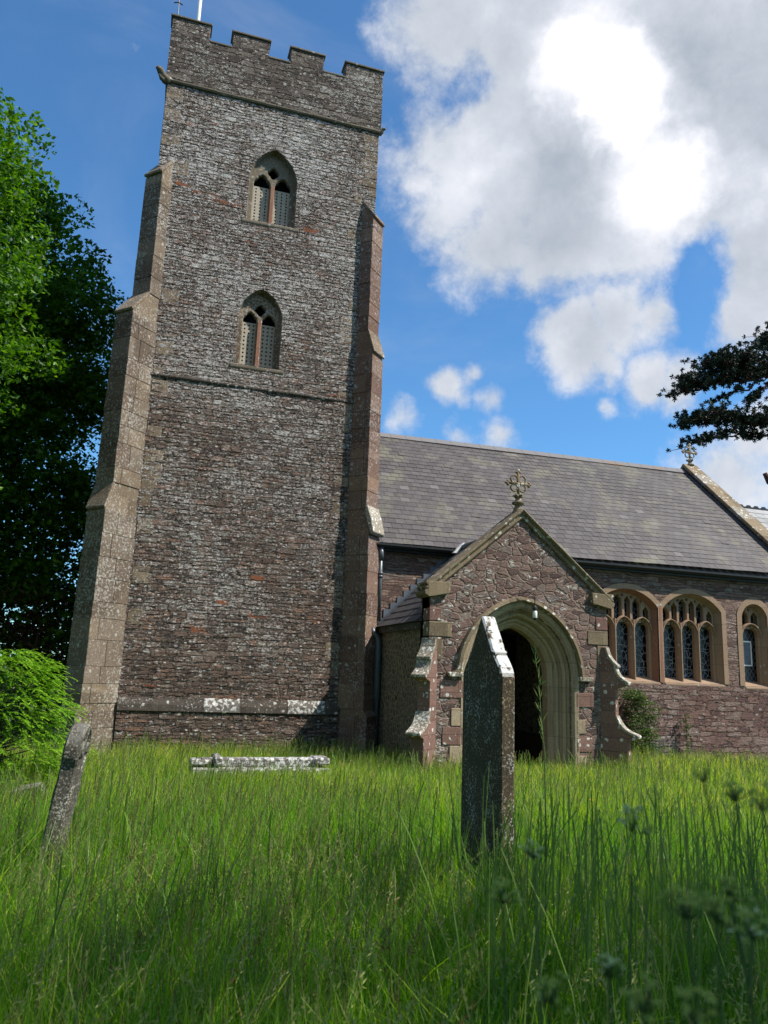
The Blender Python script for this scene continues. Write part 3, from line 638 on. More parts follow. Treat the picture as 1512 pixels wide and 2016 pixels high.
MB().box(RX0+.3, NX1+.1, EY+.04, NY+.02, EZ-.16, EZ-.04).build('eaves_board', M['gutter'], roof)
# east gable with its coping
gx0, gx1 = 16.10, 16.62
gz_ = lambda y, o: RZ+.12+o-(RY-y)*(RZ-EZ)/(RY-EY)
gab = MB().prism([(EY-.0, gz_(EY, .10)), (RY, gz_(RY, .10)), (2*RY-EY, gz_(EY, .10)), (2*RY-EY, -.5), (EY+.2, -.5), (EY+.2, gz_(EY, 0)-.4)], 'x', gx0+.07, gx1-.07).build('east_gable', M['nave_f'], church)
for y0, y1 in ((EY-.22, RY), (2*RY-EY, RY)):
    s_ = 1 if y1 > y0 else -1; n_ = 9
    for i in range(n_):
        a0 = y0+(y1-y0)*i/n_; a1 = y0+(y1-y0)*(i+1)/n_; f = lambda y: gz_(RY-abs(RY-y), .12)
        p = [(a0+s_*.003, f(a0)), (a1-s_*.003, f(a1)), (a1-s_*.003, f(a1)+.13), (a0+s_*.003, f(a0)+.13)]
        MB().prism(p, 'x', gx0, gx1).build('gable_coping', M['weather' if i % 3 == 1 else 'coping'], gab, bevel=.012)
MB().prism([(RY-4.3, gz_(RY-4.3, -.07)), (RY, gz_(RY, -.07)), (RY, gz_(RY, .03)), (RY-4.3, gz_(RY-4.3, .03))], 'x', gx0-.03, gx0+.02).build('flashing', M['lead'], gab)
# chancel beyond
ch = MB().box(gx1-.1, 23, 17.3, 22.9, -.5, 4.3).build('chancel_wall', M['nave_f'], church)
crz, cez, cey = 7.19, 4.45, 17.15
ml = math.hypot(RY-cey, crz-cez); S2 = Vector((0, RY-cey, crz-cez)).normalized()
cr = MB().add([(gx1-.1, cey, cez), (23, cey, cez), (23, RY, crz), (gx1-.1, RY, crz), (23, 2*RY-cey, cez), (gx1-.1, 2*RY-cey, cez)], [(0, 1, 2, 3), (3, 2, 4, 5), (0, 3, 5), (1, 4, 2)]).build('chancel_roof', M['slate_c'], church)
slateroof('slates', (gx1-.1, cey-.05, cez), (1, 0, 0), S2, 18, 14, .34, ml/14, M['slate_c'], cr)
b = MB(); x = gx1
while x < 23:
    b.box(x, x+.30, RY-.06, RY+.06, crz-.04, crz+.06); b.prism([(x+.02, crz+.05), (x+.28, crz+.05), (x+.20, crz+.13), (x+.10, crz+.13)], 'y', RY-.02, RY+.02); x += .305
b.build('crested_ridge', M['gutter'], cr)

# ---------------------------------------------------------------- porch
PX, PY, PZ = 6.68, 13.0, 1.50
PX0, PX1 = 4.87, 8.50
AC, AR = .20, .945
def parch(off, n=16):
    r = AR+off; th = math.acos(AC/r)
    L = [(PX+AC-r*math.cos(th*i/n), PZ+r*math.sin(th*i/n)) for i in range(n+1)]
    return L+[(2*PX-x, z) for x, z in reversed(L[:-1])]
gp = lambda x: 4.50-abs(x-PX)*.845         # underside line of the coping
porch = MB().box(PX0, PX0+.38, PY+.02, NY, -.5, 2.44).build('porch_wall', M['side'], church)
MB().box(PX1-.38, PX1, PY+.02, NY, -.5, 2.44).build('porch_wall', M['side'], church)
keep = [(PX0, -.6), (PX1, -.6), (PX1, gp(PX1)), (PX, gp(PX)), (PX0, gp(PX0))]
hole = [(PX-AR-.42+AC, -.7)]+parch(.42)+[(PX+AR+.42-AC, -.7)]
wallgrid('porch_front', PX0, PX1, -.5, 4.55, PY, .013, M['porch'], porch, holes=[hole], keep=keep)
hole2 = [(PX-AR-.3+AC, -.7)]+parch(.3)+[(PX+AR+.3-AC, -.7)]
cut('porch_backing', [[(PX0, -.6), (hole2[0][0], -.6)]+hole2[1:-1]+[(hole2[-1][0], -.6), (PX1, -.6), (PX1, gp(PX1)), (PX, gp(PX)), (PX0, gp(PX0))]], .42, PY+.25, M['porch_f'], porch)
# quoins and upper side returns
def pq(x0, x1, z0, z1, m_='tan', y=PY-.026): MB().box(x0, x1, y, PY+.3, z0, z1).build('quoin', M[m_], porch, bevel=.006)
pq(PX0-.012, PX0+.42, 2.16, 2.42, 'coping'); pq(PX0-.012, PX0+.24, 1.76, 2.14, 'coping'); pq(PX0-.012, PX0+.22, 2.44, 2.66, 'redash'); pq(PX1-.42, PX1+.012, 2.16, 2.42, 'coping'); pq(PX1-.22, PX1+.012, 1.80, 2.14, 'coping'); pq(PX1-.24, PX1+.012, 2.44, 2.68, 'redash')
for z0, z1, w in ((1.10, 1.40, .42), (.62, .92, .20), (.30, .60, .36), (-.1, .28, .22)):
    pq(PX-AR+AC-.42-w, PX-AR+AC-.40, z0, z1, 'redash' if w > .3 else 'tan'); pq(PX+AR-AC+.40, PX+AR-AC+.42+w*.8, z0-.1, z1-.15, 'redash' if w > .3 else 'tan')
# arch mouldings
path = [(PX-AR+AC, -.5), (PX-AR+AC, .5)]+parch(0)+[(PX+AR-AC, .5), (PX+AR-AC, -.5)]
prof = [(0, PY+.56), (0, PY+.36), (.05, PY+.30), (.09, PY+.30), (.11, PY+.245), (.15, PY+.225), (.17, PY+.25), (.195, PY+.21), (.20, PY+.15), (.245, PY+.12), (.275, PY+.135), (.29, PY+.10), (.31, PY+.05), (.36, PY-.012), (.44, PY-.028), (.44, PY+.05), (.30, PY+.3), (.30, PY+.56)]
par_ = sweep('porch_arch', path, prof, M['tan'], church)
hood = [(-.0, PY-.03), (.0, PY-.075), (.03, PY-.115), (.085, PY-.10), (.10, PY-.02)]
hp = parch(.445); hp = [(hp[0][0], PZ)]+hp+[(hp[-1][0], PZ)]
sweep('hood_mould', hp, hood, M['coping'], par_)
for s_ in (-1, 1):
    x0 = PX+s_*(AR-AC+.445)
    MB().prism([(x0-s_*.02, PZ+.045), (x0+s_*.26, PZ+.045), (x0+s_*.27, PZ+.01), (x0+s_*.24, PZ-.035), (x0-s_*.02, PZ-.035)], 'y', PY-.11, PY+.02).build('label_stop', M['weather'], par_, bevel=.01)
# coping
cpath = [(PX0-.04, gp(PX0-.04)), (PX, gp(PX)), (PX1+.04, gp(PX1+.04))]
copg = sweep('porch_coping', cpath, [(-.03, PY-.03), (-.03, PY-.05), (-.01, PY-.065), (.02, PY-.045), (.05, PY-.05), (.07, PY-.09), (.095, PY-.105), (.115, PY-.09), (.13, PY+.10), (.13, PY+.40), (-.02, PY+.40)], M['coping'], church)
for s_ in (-1, 1):
    xk = PX0 if s_ < 0 else PX1; o = .16
    p = [(xk-s_*.34, 2.93), (xk+s_*.05, 2.85), (xk+s_*.13, 2.90), (xk+s_*.14, 2.96), (xk+s_*.07, 2.99), (xk+s_*.08, 3.06), (xk+s_*.12, 3.09), (xk+s_*.11, 3.13), (xk-s_*.16, 3.13), (xk-s_*.36, 3.14)]
    MB().prism(p, 'y', PY-.10, PY+.42).build('kneeler', M['coping'], copg, bevel=.008)
    MB().box(min(xk, xk-s_*.25), max(xk, xk-s_*.25), PY+.03, PY+.40, 2.4, 2.93).build('corner_pier', M['porch_f'], copg)
def cross(base, parent, name, sc_, mat):
    x, y, z = base; f = sc_
    st = MB(); st.lathe((x, y, z), [(-.1, .13*f), (.02*f, .12*f), (.10*f, .085*f), (.16*f, .07*f), (.18*f, .13*f), (.215*f, .135*f), (.24*f, .07*f), (.30*f, .055*f), (.36*f, .05*f)], 10)
    for k in range(5):
        a = 2*PI*k/5; st.tube([(x, y, z+.30*f), (x+.09*f*math.cos(a), y+.09*f*math.sin(a), z+.37*f), (x+.12*f*math.cos(a), y+.12*f*math.sin(a), z+.355*f)], [.04*f, .03*f, .012*f], 6)
    s = st.build(name, mat, parent, smooth=True)
    cz = z+.62*f; b = MB()
    b.tube([(x, y, z+.3*f), (x, y, z+.92*f)], .028*f, 6); b.tube([(x-.23*f, y, cz), (x+.23*f, y, cz)], .028*f, 6)
    for sx in (-1, 1):
        for sz in (-1, 1):
            c = Vector((x+sx*.092*f, y, cz+sz*.092*f)); b.tube([c+Vector((math.cos(q)*.078*f, 0, math.sin(q)*.078*f)) for q in [2*PI*i/14 for i in range(15)]], .020*f, 6, cap=False)
    for dx, dz in ((1, 0), (-1, 0), (0, 1)):
        e = Vector((x+dx*.24*f, y, cz+dz*.24*f))
        for q in (Vector((dx, 0, dz))*.045, Vector((dz, 0, dx))*.045, Vector((-dz, 0, -dx))*.045):
            b.tube([e, e+q*f, e+q*f*1.5], [.03*f, .03*f, .01*f], 6)
    b.build('cross_head', mat, s, smooth=True)
    return s
cross((PX, PY+.12, 4.60), church, 'finial_cross', .93, M['coping'])
cross((16.38, RY, 8.22), church, 'finial_cross', 1.02, M['coping'])
# porch buttresses with scooped lichened weatherings
def curve(p0, p1, sag, n=7): # concave curve
    out = []
    for i in range(n+1):
        u = i/n; out.append((p0[0]+(p1[0]-p0[0])*u-sag*math.sin(PI*u), p0[1]+(p1[1]-p0[1])*u-sag*math.sin(PI*u)))
    return out
for sx, cx in ((-1, PX0), (1, PX1)):
    up1 = curve((.0, 2.12), (.18, 1.80), .025); up2 = curve((.16, 1.78), (.37, 1.49), .035); lo = curve((.17, .86), (.53, .53), .05)
    poly = [(-.25, 2.12)]+up1+up2+[(.37, 1.42), (.17, 1.36), (.17, .95)]+lo+[(.53, .46), (.38, .41), (.38, -.5), (-.25, -.5)]
    diag(poly[::-1], .125, (cx, PY), sx, 'buttress', M['redash'], porch, bevel=.008)
    for pl in (up1, up2, lo):
        e = pl[-1]; top = [(p[0]+.012, p[1]+.012) for p in pl]+[(e[0]+.045, e[1]-.01), (e[0]+.04, e[1]-.055), (e[0]-.02, e[1]-.06)]
        poly = top+[(p[0]-.02, p[1]-.03) for p in reversed(pl)]
        diag(poly[::-1], .14, (cx, PY), sx, 'weathering', M['weather'], porch, bevel=.008)
# porch roof
pz0, pzr = 2.44, 4.28; pxe = PX0-.10
slen = math.hypot(PX-pxe, pzr-pz0)
proof = MB().add([(pxe, PY+.38, pz0), (PX, PY+.38, pzr), (2*PX-pxe, PY+.38, pz0), (pxe, NY, pz0), (PX, NY+.2, pzr), (2*PX-pxe, NY, pz0)], [(0, 1, 4, 3), (1, 2, 5, 4), (0, 3, 5, 2), (0, 2, 1)]).build('porch_roof', M['slate_shaded'], church)
slateroof('slates', (pxe-.02, NY, pz0-.01), (0, -1, 0), Vector((PX-pxe, 0, pzr-pz0)).normalized(), 9, 12, .302, slen/12, M['slate_shaded'], proof)
slateroof('slates', (2*PX-pxe+.02, PY+.38, pz0-.01), (0, 1, 0), Vector((-(PX-pxe), 0, pzr-pz0)).normalized(), 9, 12, .302, slen/12, M['slate_shaded'], proof)
MB().tube([(PX, PY+.38, pzr+.03), (PX, NY+.3, pzr+.03)], .06, 8).build('ridge_roll', M['lead'], proof)
MB().prism([(PX-.25, pzr-.12), (PX, pzr+.13), (PX+.02, pzr+.12), (PX-.15, pzr-.12)], 'y', NY-.34, NY-.16).build('ridge_end', M['whitepaint'], proof)
fl = MB()
for i in range(12):
    x = 4.95+i*.15; z = pz0+.03+(x-pxe)*(pzr-pz0)/(PX-pxe); fl.box(x, x+.15, NY-.035, NY-.012, z, z+.20)
fl.build('stepped_flashing', M['lead'], proof)
kk = (pzr-pz0)/(PX-pxe)
MB().add([(4.80, NY-.24, pz0+.045), (6.72, NY-.24, pz0+.045+(6.72-4.80)*kk), (6.72, NY-.04, pz0+.08+(6.72-4.80)*kk), (4.80, NY-.04, pz0+.08), (4.80, NY-.24, pz0+.03), (6.72, NY-.24, pz0+.03+(6.72-4.80)*kk)], [(0, 1, 2, 3), (4, 5, 1, 0)]).build('valley_lead', M['lead'], proof)
MB().box(PX0-.06, PX0+.02, PY+.42, NY-.02, 2.30, 2.43).build('eaves_board', M['plinth'], proof)
# inside the porch
MB().prism([(PX0+.1, -.3), (PX1-.1, -.3), (PX1-.1, 2.45), (PX, 4.0), (PX0+.1, 2.45)], 'y', NY-.05, NY-.02).build('porch_rear_wall', M['dark'], porch)  # wall coloured near black to give the porch its inner shade
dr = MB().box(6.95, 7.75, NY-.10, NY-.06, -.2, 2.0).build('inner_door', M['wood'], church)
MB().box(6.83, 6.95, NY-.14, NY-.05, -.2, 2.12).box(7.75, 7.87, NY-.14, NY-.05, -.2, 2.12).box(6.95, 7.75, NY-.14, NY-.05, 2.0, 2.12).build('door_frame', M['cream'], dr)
for s_ in (0, 1): MB().box(*((5.26, 5.62) if s_ == 0 else (7.74, 8.10)), PY+.7, NY-.2, -.2, .35).build('bench', M['wood'], porch)
MB().box(PX0+.3, PX1-.3, PY-.2, NY, -.5, -.22).build('porch_floor', M['plinth'], porch)
# pipes
pp = MB().tube([(4.80, NY-.17, 4.20), (4.80, NY-.17, 2.56)], .048, 10)
for z in (4.16, 3.62, 3.55): pp.tube([(4.80, NY-.17, z), (4.80, NY-.17, z-.05)], .062, 10)
pp.tube([(4.80, NY-.17, 4.16), (4.80, NY-.17, 3.88)], [.07, .06], 10)
pp.build('downpipe', M['pipe'], church, smooth=True)
MB().tube([(4.62, NY-.3, 2.42), (4.66, NY-.3, 2.30), (4.75, NY-.3, 2.22), (4.78, NY-.3, 2.10), (4.78, NY-.3, 1.0), (4.80, NY-.28, .9), (4.80, NY-.28, -.3)], [.055, .06, .06, .075, .075, .05, .05], 10).build('downpipe', M['pipe'], church, smooth=True)

# pole and rod on the tower, lantern on the porch
o = MB().tube([(-.15, 17, 15.1), (-.15, 17, 19.6)], [.055, .04], 12).build('flagpole', M['whitepaint'], smooth=True); tag(o, 'white painted flagpole rising behind the tower battlements', 'flagpole')
rd = empty('lightning_rod', (-.62, 16.1, 16.1), 'thin dark lightning rod on the left corner of the tower', 'lightning rod')
MB().tube([(-.60, 16.12, 16.1), (-.62, 16.12, 17.1)], .012, 6).build('rod', M['iron'], rd); MB().tube([(-.72, 16.12, 16.62), (-.62, 16.12, 16.66), (-.52, 16.12, 16.62)], .014, 6).build('spike_bar', M['iron'], rd)
ln = empty('porch_lantern', (6.74, 12.98, 2.95), 'small clear glass jar lantern on a curled iron bracket over the porch arch', 'lantern')
bk = MB().tube([(6.50, 12.97, 3.00), (6.58, 12.88, 3.01), (6.68, 12.80, 3.04), (6.75, 12.74, 3.02), (6.80, 12.70, 2.96), (6.81, 12.70, 2.86), (6.81, 12.70, 2.78)], .009, 6)
bk.tube([(6.62, 12.85, 2.96), (6.68, 12.82, 3.06), (6.76, 12.78, 3.10), (6.78, 12.76, 3.06)], .007, 6); bk.build('bracket', M['iron'], ln)
MB().lathe((6.81, 12.70, 2.70), [(0, .03), (.02, .045), (.06, .045), (.085, .02), (.1, .01)], 12).build('cap', M['iron'], ln)
MB().lathe((6.81, 12.70, 2.555), [(0, .01), (.008, .035), (.02, .042), (.13, .042), (.146, .03)], 14).build('glass_jar', M['glassjar'], ln, smooth=True)
MB().lathe((6.81, 12.70, 2.535), [(0, .015), (.02, .03), (.03, .045), (.035, .02)], 10).build('base_ring', M['iron'], ln)

# ================================================================== GROUND
gx_ = np.concatenate([[-400, -150, -60], np.linspace(-30, 40, 71), [70, 160, 400]]); gy_ = np.concatenate([[-400, -120, -40], np.linspace(-12, 40, 53), [70, 160, 500]])
GX, GY = np.meshgrid(gx_, gy_); GZ = gz(GX, GY); nxg, nyg = len(gx_), len(gy_)
idx = np.arange(nxg*nyg).reshape(nyg, nxg)
mt, t = newmat('turf'); P = t.pos()
gcol = t.mix(t.noise(P, 1.2, 6, .7), (.020, .030, .008), (.055, .075, .018))
finish(t, gcol, .95, t.noise(P, 12, 5), .03)
g = npmesh('ground', np.stack([GX, GY, GZ], -1).reshape(-1, 3), np.stack([idx[:-1, :-1], idx[:-1, 1:], idx[1:, 1:], idx[1:, :-1]], -1).reshape(-1, 4), mt, smooth=True)
tag(g, 'churchyard ground under the long grass', kind='structure')

# ================================================================== VEGETATION
def attrmat(name, stops, tint, tf=.5, rough=.5, spec=.3, attr='rnd'):
    mt, t = newmat(name)
    c = t.ramp(t.n('ShaderNodeAttribute', out=2, attribute_name=attr), stops)
    finish(t, c, rough, None, spec=spec, trans=(t.mix(1.0, c, tint, 'MULTIPLY'), tf))
    return mt
M['grass'] = attrmat('grass_blades', [(0, (.035, .125, .006)), (.35, (.075, .23, .008)), (.55, (.15, .35, .008)), (.78, (.28, .46, .015)), (.92, (.42, .48, .07)), (1, (.50, .45, .16))], (1.5, 1.5, .4), .52, .42, .35)
M['seed'] = attrmat('grass_seed_heads', [(0, (.11, .20, .04)), (.5, (.32, .36, .12)), (.85, (.46, .40, .20)), (1, (.19, .08, .05))], (1.2, 1.2, 1), .4, .7, .15)
def blades(name, bx, by, h, w, lean, az, curve_, rnd, mat, K=3, bz=None, parent=None, wpow=.8):
    n = len(bx); z0 = gz(bx, by) if bz is None else bz
    dx, dy = np.cos(az), np.sin(az)
    fa = rng.uniform(0, 2*PI, n); wx, wy = np.cos(fa), np.sin(fa)
    V = np.zeros((n, 2*K+1, 3), np.float32)
    for k in range(K+1):
        u = k/K; q = h*(lean*u+curve_*u*u); px = bx+dx*q; py = by+dy*q; pz = z0-.02+h*(u-.35*curve_*u*u)
        ww = w*(1-u)**wpow*.5
        if k < K:
            V[:, 2*k] = np.stack([px-wx*ww, py-wy*ww, pz], 1); V[:, 2*k+1] = np.stack([px+wx*ww, py+wy*ww, pz], 1)
        else: V[:, 2*K] = np.stack([px, py, pz], 1)
    b = (np.arange(n)*(2*K+1))[:, None]; q = []
    for k in range(K-1): q.append(b+np.array([[2*k, 2*k+1, 2*k+3, 2*k+2]]))
    tip = b+np.array([[2*K-2, 2*K-1, 2*K, 2*K]])
    tip = b+np.array([[2*K-2, 2*K-1, 2*K]])
    me_f = [tuple(x) for x in []]
    # tips as quads would be degenerate: split each quad in two triangles instead
    T = []
    for a in q: T += [a[:, [0, 1, 2]], a[:, [0, 2, 3]]]
    T.append(tip); T = np.concatenate(T)
    return npmesh(name, V.reshape(-1, 3), T, mat, parent, attrs={'rnd': np.repeat(rnd, 2*K+1)})
def blocked(x, y):
    b = (y > 15.9) & (x > -1.0) | (y > 15.2) & (x > -1.3) & (x < -.2) & (y > 15.2) | (y > 12.9) & (x > PX0-.05) & (x < PX1+.05) | (y > 14.8) & (x > 4) & (x < 4.95)
    b |= (abs(x-2.15) < .07) & (y > 4.3) & (y < 4.97) | ((x-1.78)**2 < 1.0) & (abs(y-11.6) < .32)
    return b
def field(n, r0, r1, p=1.0, a0=-20, a1=56):
    u = rng.uniform(0, 1, n); r = (r0**p+(r1**p-r0**p)*u)**(1/p); a = np.radians(rng.uniform(a0, a1, n))
    x, y = r*np.sin(a), r*np.cos(a); k = ~blocked(x, y) & (y < 30); return x[k], y[k], r[k]
def patch(x, y, f=1.0, s=0.0): return .5+.25*(np.sin(x*1.7*f+y*.9*f+s)+np.sin(x*.8*f-y*2.1*f+1.3+s*2))
x1, y1, r1 = field(300000, .9, 19, .62)
kp = (r1 > 3.2) | (rng.uniform(0, 1, len(r1)) < .6); x1, y1, r1 = x1[kp], y1[kp], r1[kp]
xe = rng.uniform(.5, 3.1, 3500); ye = rng.uniform(10.6, 11.28, 3500); xe = np.concatenate([xe, rng.uniform(.6, 3.0, 2500), rng.uniform(1.55, 2.45, 1500)]); ye = np.concatenate([ye, rng.uniform(10.95, 11.27, 2500), rng.uniform(3.45, 4.25, 1500)]); x1 = np.concatenate([x1, xe]); y1 = np.concatenate([y1, ye]); r1 = np.hypot(x1, y1)
pt = patch(x1, y1, 1.0); near = np.clip((6-r1)/4, 0, 1)
h = (.36+.12*pt)*rng.uniform(.55, 1.3, len(x1))*(1+.75*near*rng.uniform(.3, 1, len(x1)))
hx = np.zeros(len(x1), bool); hx[-4000:] = True; h = np.where(hx, rng.uniform(.36, .50, len(x1)), h); hx[:] = False; hx[-1500:] = True; h = np.where(hx, rng.uniform(.45, .80, len(x1)), h)
w = .0045+.0007*r1; w *= rng.uniform(.6, 1.5, len(x1))
rn = np.clip(rng.normal(.44, .25, len(x1))+.16*(pt-.5)+np.where(rng.uniform(0, 1, len(x1)) < .07+.08*(r1 > 9), .5, 0)+.020*r1, 0, 1)
az = rng.normal(.4, 2.2, len(x1))
grs = blades('grass', x1, y1, h, w, rng.normal(.12, .24, len(x1)), az, np.abs(rng.normal(.24, .40, len(x1))), rn, M['grass'])
tag(grs, 'long uncut green grass filling the churchyard in front of the church', 'grass', kind='stuff')
# coarser, broader leaves close to the camera
x2, y2, r2 = field(30000, 1.3, 7.5, 1.1)
blades_n = blades('coarse_grass', x2, y2, rng.uniform(.45, .88, len(x2)), rng.uniform(.004, .009, len(x2)), rng.normal(.12, .18, len(x2)), rng.uniform(0, 2*PI, len(x2)), np.abs(rng.normal(.40, .50, len(x2))), np.clip(rng.normal(.36, .22, len(x2)), 0, .95), M['grass'], K=6, wpow=.6)
tag(blades_n, 'broad leaved coarse grass with arching blades in the shaded foreground', 'grass', kind='stuff')
x3, y3, r3 = field(900, 1.6, 4.5, 1.2)
bl3 = blades('arching_grass', x3, y3, rng.uniform(.55, .95, len(x3)), rng.uniform(.007, .013, len(x3)), rng.normal(.15, .2, len(x3)), rng.uniform(0, 2*PI, len(x3)), rng.uniform(.5, 1.3, len(x3)), rng.uniform(.5, .85, len(x3)), M['grass'], K=8, wpow=.5)
tag(bl3, 'pale arching grass leaves catching the light in the near foreground', 'grass', kind='stuff')
# stems with seed heads
def seedheads(name, n, r0, r1_, hh, size, rndc, label, droop=.5, p=1.0, a0=-20, a1=56, stemw=.0022, parts=7):
    x, y, r = field(n, r0, r1_, p, a0, a1); n = len(x)
    H_ = rng.uniform(*hh, n); az_ = rng.normal(.3, 1.2, n); ln_ = rng.normal(.08, .10, n); cv = np.abs(rng.normal(.12*droop*2, .1, n)); V = []; T = []; A = []
    sw = stemw+.0005*r; z0 = gz(x, y)
    rc = np.clip(rng.normal(rndc, .2, n), 0, 1)
    us = [0, .35, .7, .9, 1.0]; b = 0; blk = []
    def P_(u, i=None):
        q = H_*(ln_*u+cv*u**3); return np.stack([x+np.cos(az_)*q, y+np.sin(az_)*q, z0+H_*(u-.25*cv*u**3)], 1)
    side = np.stack([np.cos(az_+1.3), np.sin(az_+1.3), np.zeros(n)], 1)
    pts = [P_(u) for u in us]
    for k, q in enumerate(pts): blk += [q-side*sw[:, None]/2, q+side*sw[:, None]/2]
    VV = np.stack(blk, 1); m_ = VV.shape[1]; base_ = (np.arange(n)*m_)[:, None]
    for k in range(len(us)-1): T += [base_+np.array([[2*k, 2*k+1, 2*k+3]]), base_+np.array([[2*k, 2*k+3, 2*k+2]])]
    V = [VV.reshape(-1, 3)]; A = [np.repeat(rc*.25, m_)]; off = n*m_
    for j in range(parts):       # spikelets round the top of the stem
        u = 1-.20*(j/parts); c = P_(u); a = az_+j*2.4+rng.uniform(-.5, .5, n); L = size*(.6+.5*j/parts)*rng.uniform(.7, 1.3, n)
        d = np.stack([np.cos(a)*.35*(.3+j/parts), np.sin(a)*.35*(.3+j/parts), np.full(n, .9)-1.2*droop*rng.uniform(0, 1, n)], 1); d /= np.linalg.norm(d, axis=1)[:, None]
        s_ = np.cross(d, np.array([[.3, .5, .1]])); s_ /= np.linalg.norm(s_, axis=1)[:, None]; ws = (L*.075+.0003*r)[:, None]
        q = np.stack([c, c+d*L[:, None]*.45-s_*ws, c+d*L[:, None], c+d*L[:, None]*.45+s_*ws], 1)
        V.append(q.reshape(-1, 3)); bb = off+(np.arange(n)*4)[:, None]; T += [bb+np.array([[0, 1, 2]]), bb+np.array([[0, 2, 3]])]; A.append(np.repeat(rc, 4)); off += n*4
    o = npmesh(name, np.concatenate(V), np.concatenate(T), M['seed'], attrs={'rnd': np.concatenate(A)})
    return tag(o, label, 'grass', kind='stuff')
seedheads('grass_seed_heads', 15000, 1.9, 18, (.36, .62), .020, .45, 'pale feathery grass seed heads nodding above the meadow', .4, 1.1)
seedheads('brown_seed_heads', 1900, 1.9, 8, (.55, .75), .018, .95, 'reddish brown grass and plantain heads standing among the left foreground grass', .05, 1.2, -16, 20, parts=12)
seedheads('tall_grass_stems', 420, 2.4, 5.0, (.80, 1.08), .03, .15, 'tall dark green grass stalks standing above the meadow right of the headstone', .15, 1.2, 24, 46, stemw=.0042, parts=2)
seedheads('tall_grass_stems', 170, 3.0, 6.5, (.72, .95), .03, .15, 'tall dark green grass stalks standing above the meadow left of the headstone', .15, 1.2, -12, 24, stemw=.004, parts=2)
seedheads('drooping_seed_heads', 800, 1.6, 4.6, (.52, .84), .026, .60, 'arching pale green brome heads drooping over the foreground grass', 1.0, 1.2, -14, 46, parts=18)

def leafcloud(name, C, size, mat, parent=None, flat=.5, aspect=.62, down=0.0):
    n = len(C); d = rng.normal(0, 1, (n, 3)); d[:, 2] = d[:, 2]*.6-down; d /= np.linalg.norm(d, axis=1)[:, None]
    nn = rng.normal(0, 1, (n, 3)); nn[:, 2] += flat*3; s_ = np.cross(d, nn); s_ /= np.linalg.norm(s_, axis=1)[:, None]+1e-9
    up_ = np.cross(s_, d)
    L = (size*rng.uniform(.6, 1.35, n))[:, None]
    a = C-d*L*.5; b = C+s_*L*aspect*.5-up_*L*.08; c = C+d*L*.5; e = C-s_*L*aspect*.5-up_*L*.08
    V = np.stack([a, b, c, e], 1).reshape(-1, 3); q = (np.arange(n)*4)[:, None]+np.array([[0, 1, 2, 3]])
    return npmesh(name, V, q, mat, parent)
def clumps(cen, rad, nper, sq=.55, hollow=.3):
    out = []
    for c, r in zip(cen, rad):
        k = int(nper*(r/np.mean(rad))**2); v = rng.normal(0, 1, (k, 3)); v /= np.linalg.norm(v, axis=1)[:, None]
        v *= (rng.uniform(hollow, 1, k)**.5)[:, None]*r; v[:, 2] *= sq
        # droop the outer fringe
        v[:, 2] -= .35*(v[:, 0]**2+v[:, 1]**2)/r
        out.append(v+c)
    return np.concatenate(out)
M['lime'] = leafmat('lime_leaves', [(0, (.022, .070, .006)), (.5, (.045, .13, .008)), (.85, (.085, .20, .012)), (1, (.13, .27, .02))], (1.7, 1.7, .5), .42)
M['bark'] = plain('bark', (.06, .048, .036), .95, .4, 14, .02)
def limb(b, p0, p1, r0, r1_, n=7, wob=.25):
    pts = [np.array(p0)+(np.array(p1)-np.array(p0))*i/n+(rng.normal(0, wob, 3)*(0 < i < n)) for i in range(n+1)]
    b.tube(pts, [r0+(r1_-r0)*i/n for i in range(n+1)], 7); return pts
lime = empty('lime_tree', (-7.0, 19.5, -.3), 'tall spreading green leafy tree left of the tower, reaching over the left edge', 'tree')
tb = MB(); limb(tb, (-7, 19.5, -.4), (-6.8, 19.5, 6), .42, .32, wob=.08)
for k in range(26):
    a = rng.uniform(0, 2*PI); z = rng.uniform(2.5, 14); rr = 4.6*math.sqrt(max(.1, 1-((z-8.5)/8.5)**2))
    limb(tb, (-6.9, 19.5, z-1.5 if z < 8 else z-2.5), (-6.9+rr*math.cos(a), 19.5+rr*math.sin(a), z), .11, .03)
limb(tb, (-6.8, 19.5, 5.5), (-6.9, 19.4, 15.5), .32, .06, wob=.15)
tb.build('trunk', M['bark'], lime, smooth=True)
cen = []; rad = []
while len(cen) < 760:
    v = rng.normal(0, 1, 3); v /= np.linalg.norm(v); rr = rng.uniform(.62, 1.02)
    z = 8.0+7.5*v[2]*rr; x = -6.75+5.15*v[0]*rr*(1.0 if v[2] > 0 else 1.04); y = 19.4+4.9*v[1]*rr
    if x < -9.5 or (v[1] > .55) or z < 1.2: continue
    if z < 4: x -= .0
    cen.append((x, y, z)); rad.append(rng.uniform(.45, .85))
for k in range(420):     # low skirt
    cen.append((rng.uniform(-8, -1.45), rng.uniform(18.3, 20.5), rng.uniform(.8, 10.5))); rad.append(rng.uniform(.4, .8))
leafcloud('crown', clumps(cen, rad, 150), .135, M['lime'], lime, down=.4)
cen = [(-2.75-.75*u-rng.uniform(-.45, .25), 12.8+.9*u+rng.normal(0, .4), 8.3-1.0*abs(v)+rng.normal(0, .28)) for u in np.linspace(0, 2.6, 22) for v in (0, .6, 1.3)]
leafcloud('near_bough', clumps(cen, [rng.uniform(.28, .5) for _ in cen], 95), .105, M['lime'], lime, down=.7)
tb = MB(); limb(tb, (-6.9, 19, 8.5), (-2.9, 13.2, 8.2), .12, .02, wob=.1); tb.build('bough', M['bark'], lime)

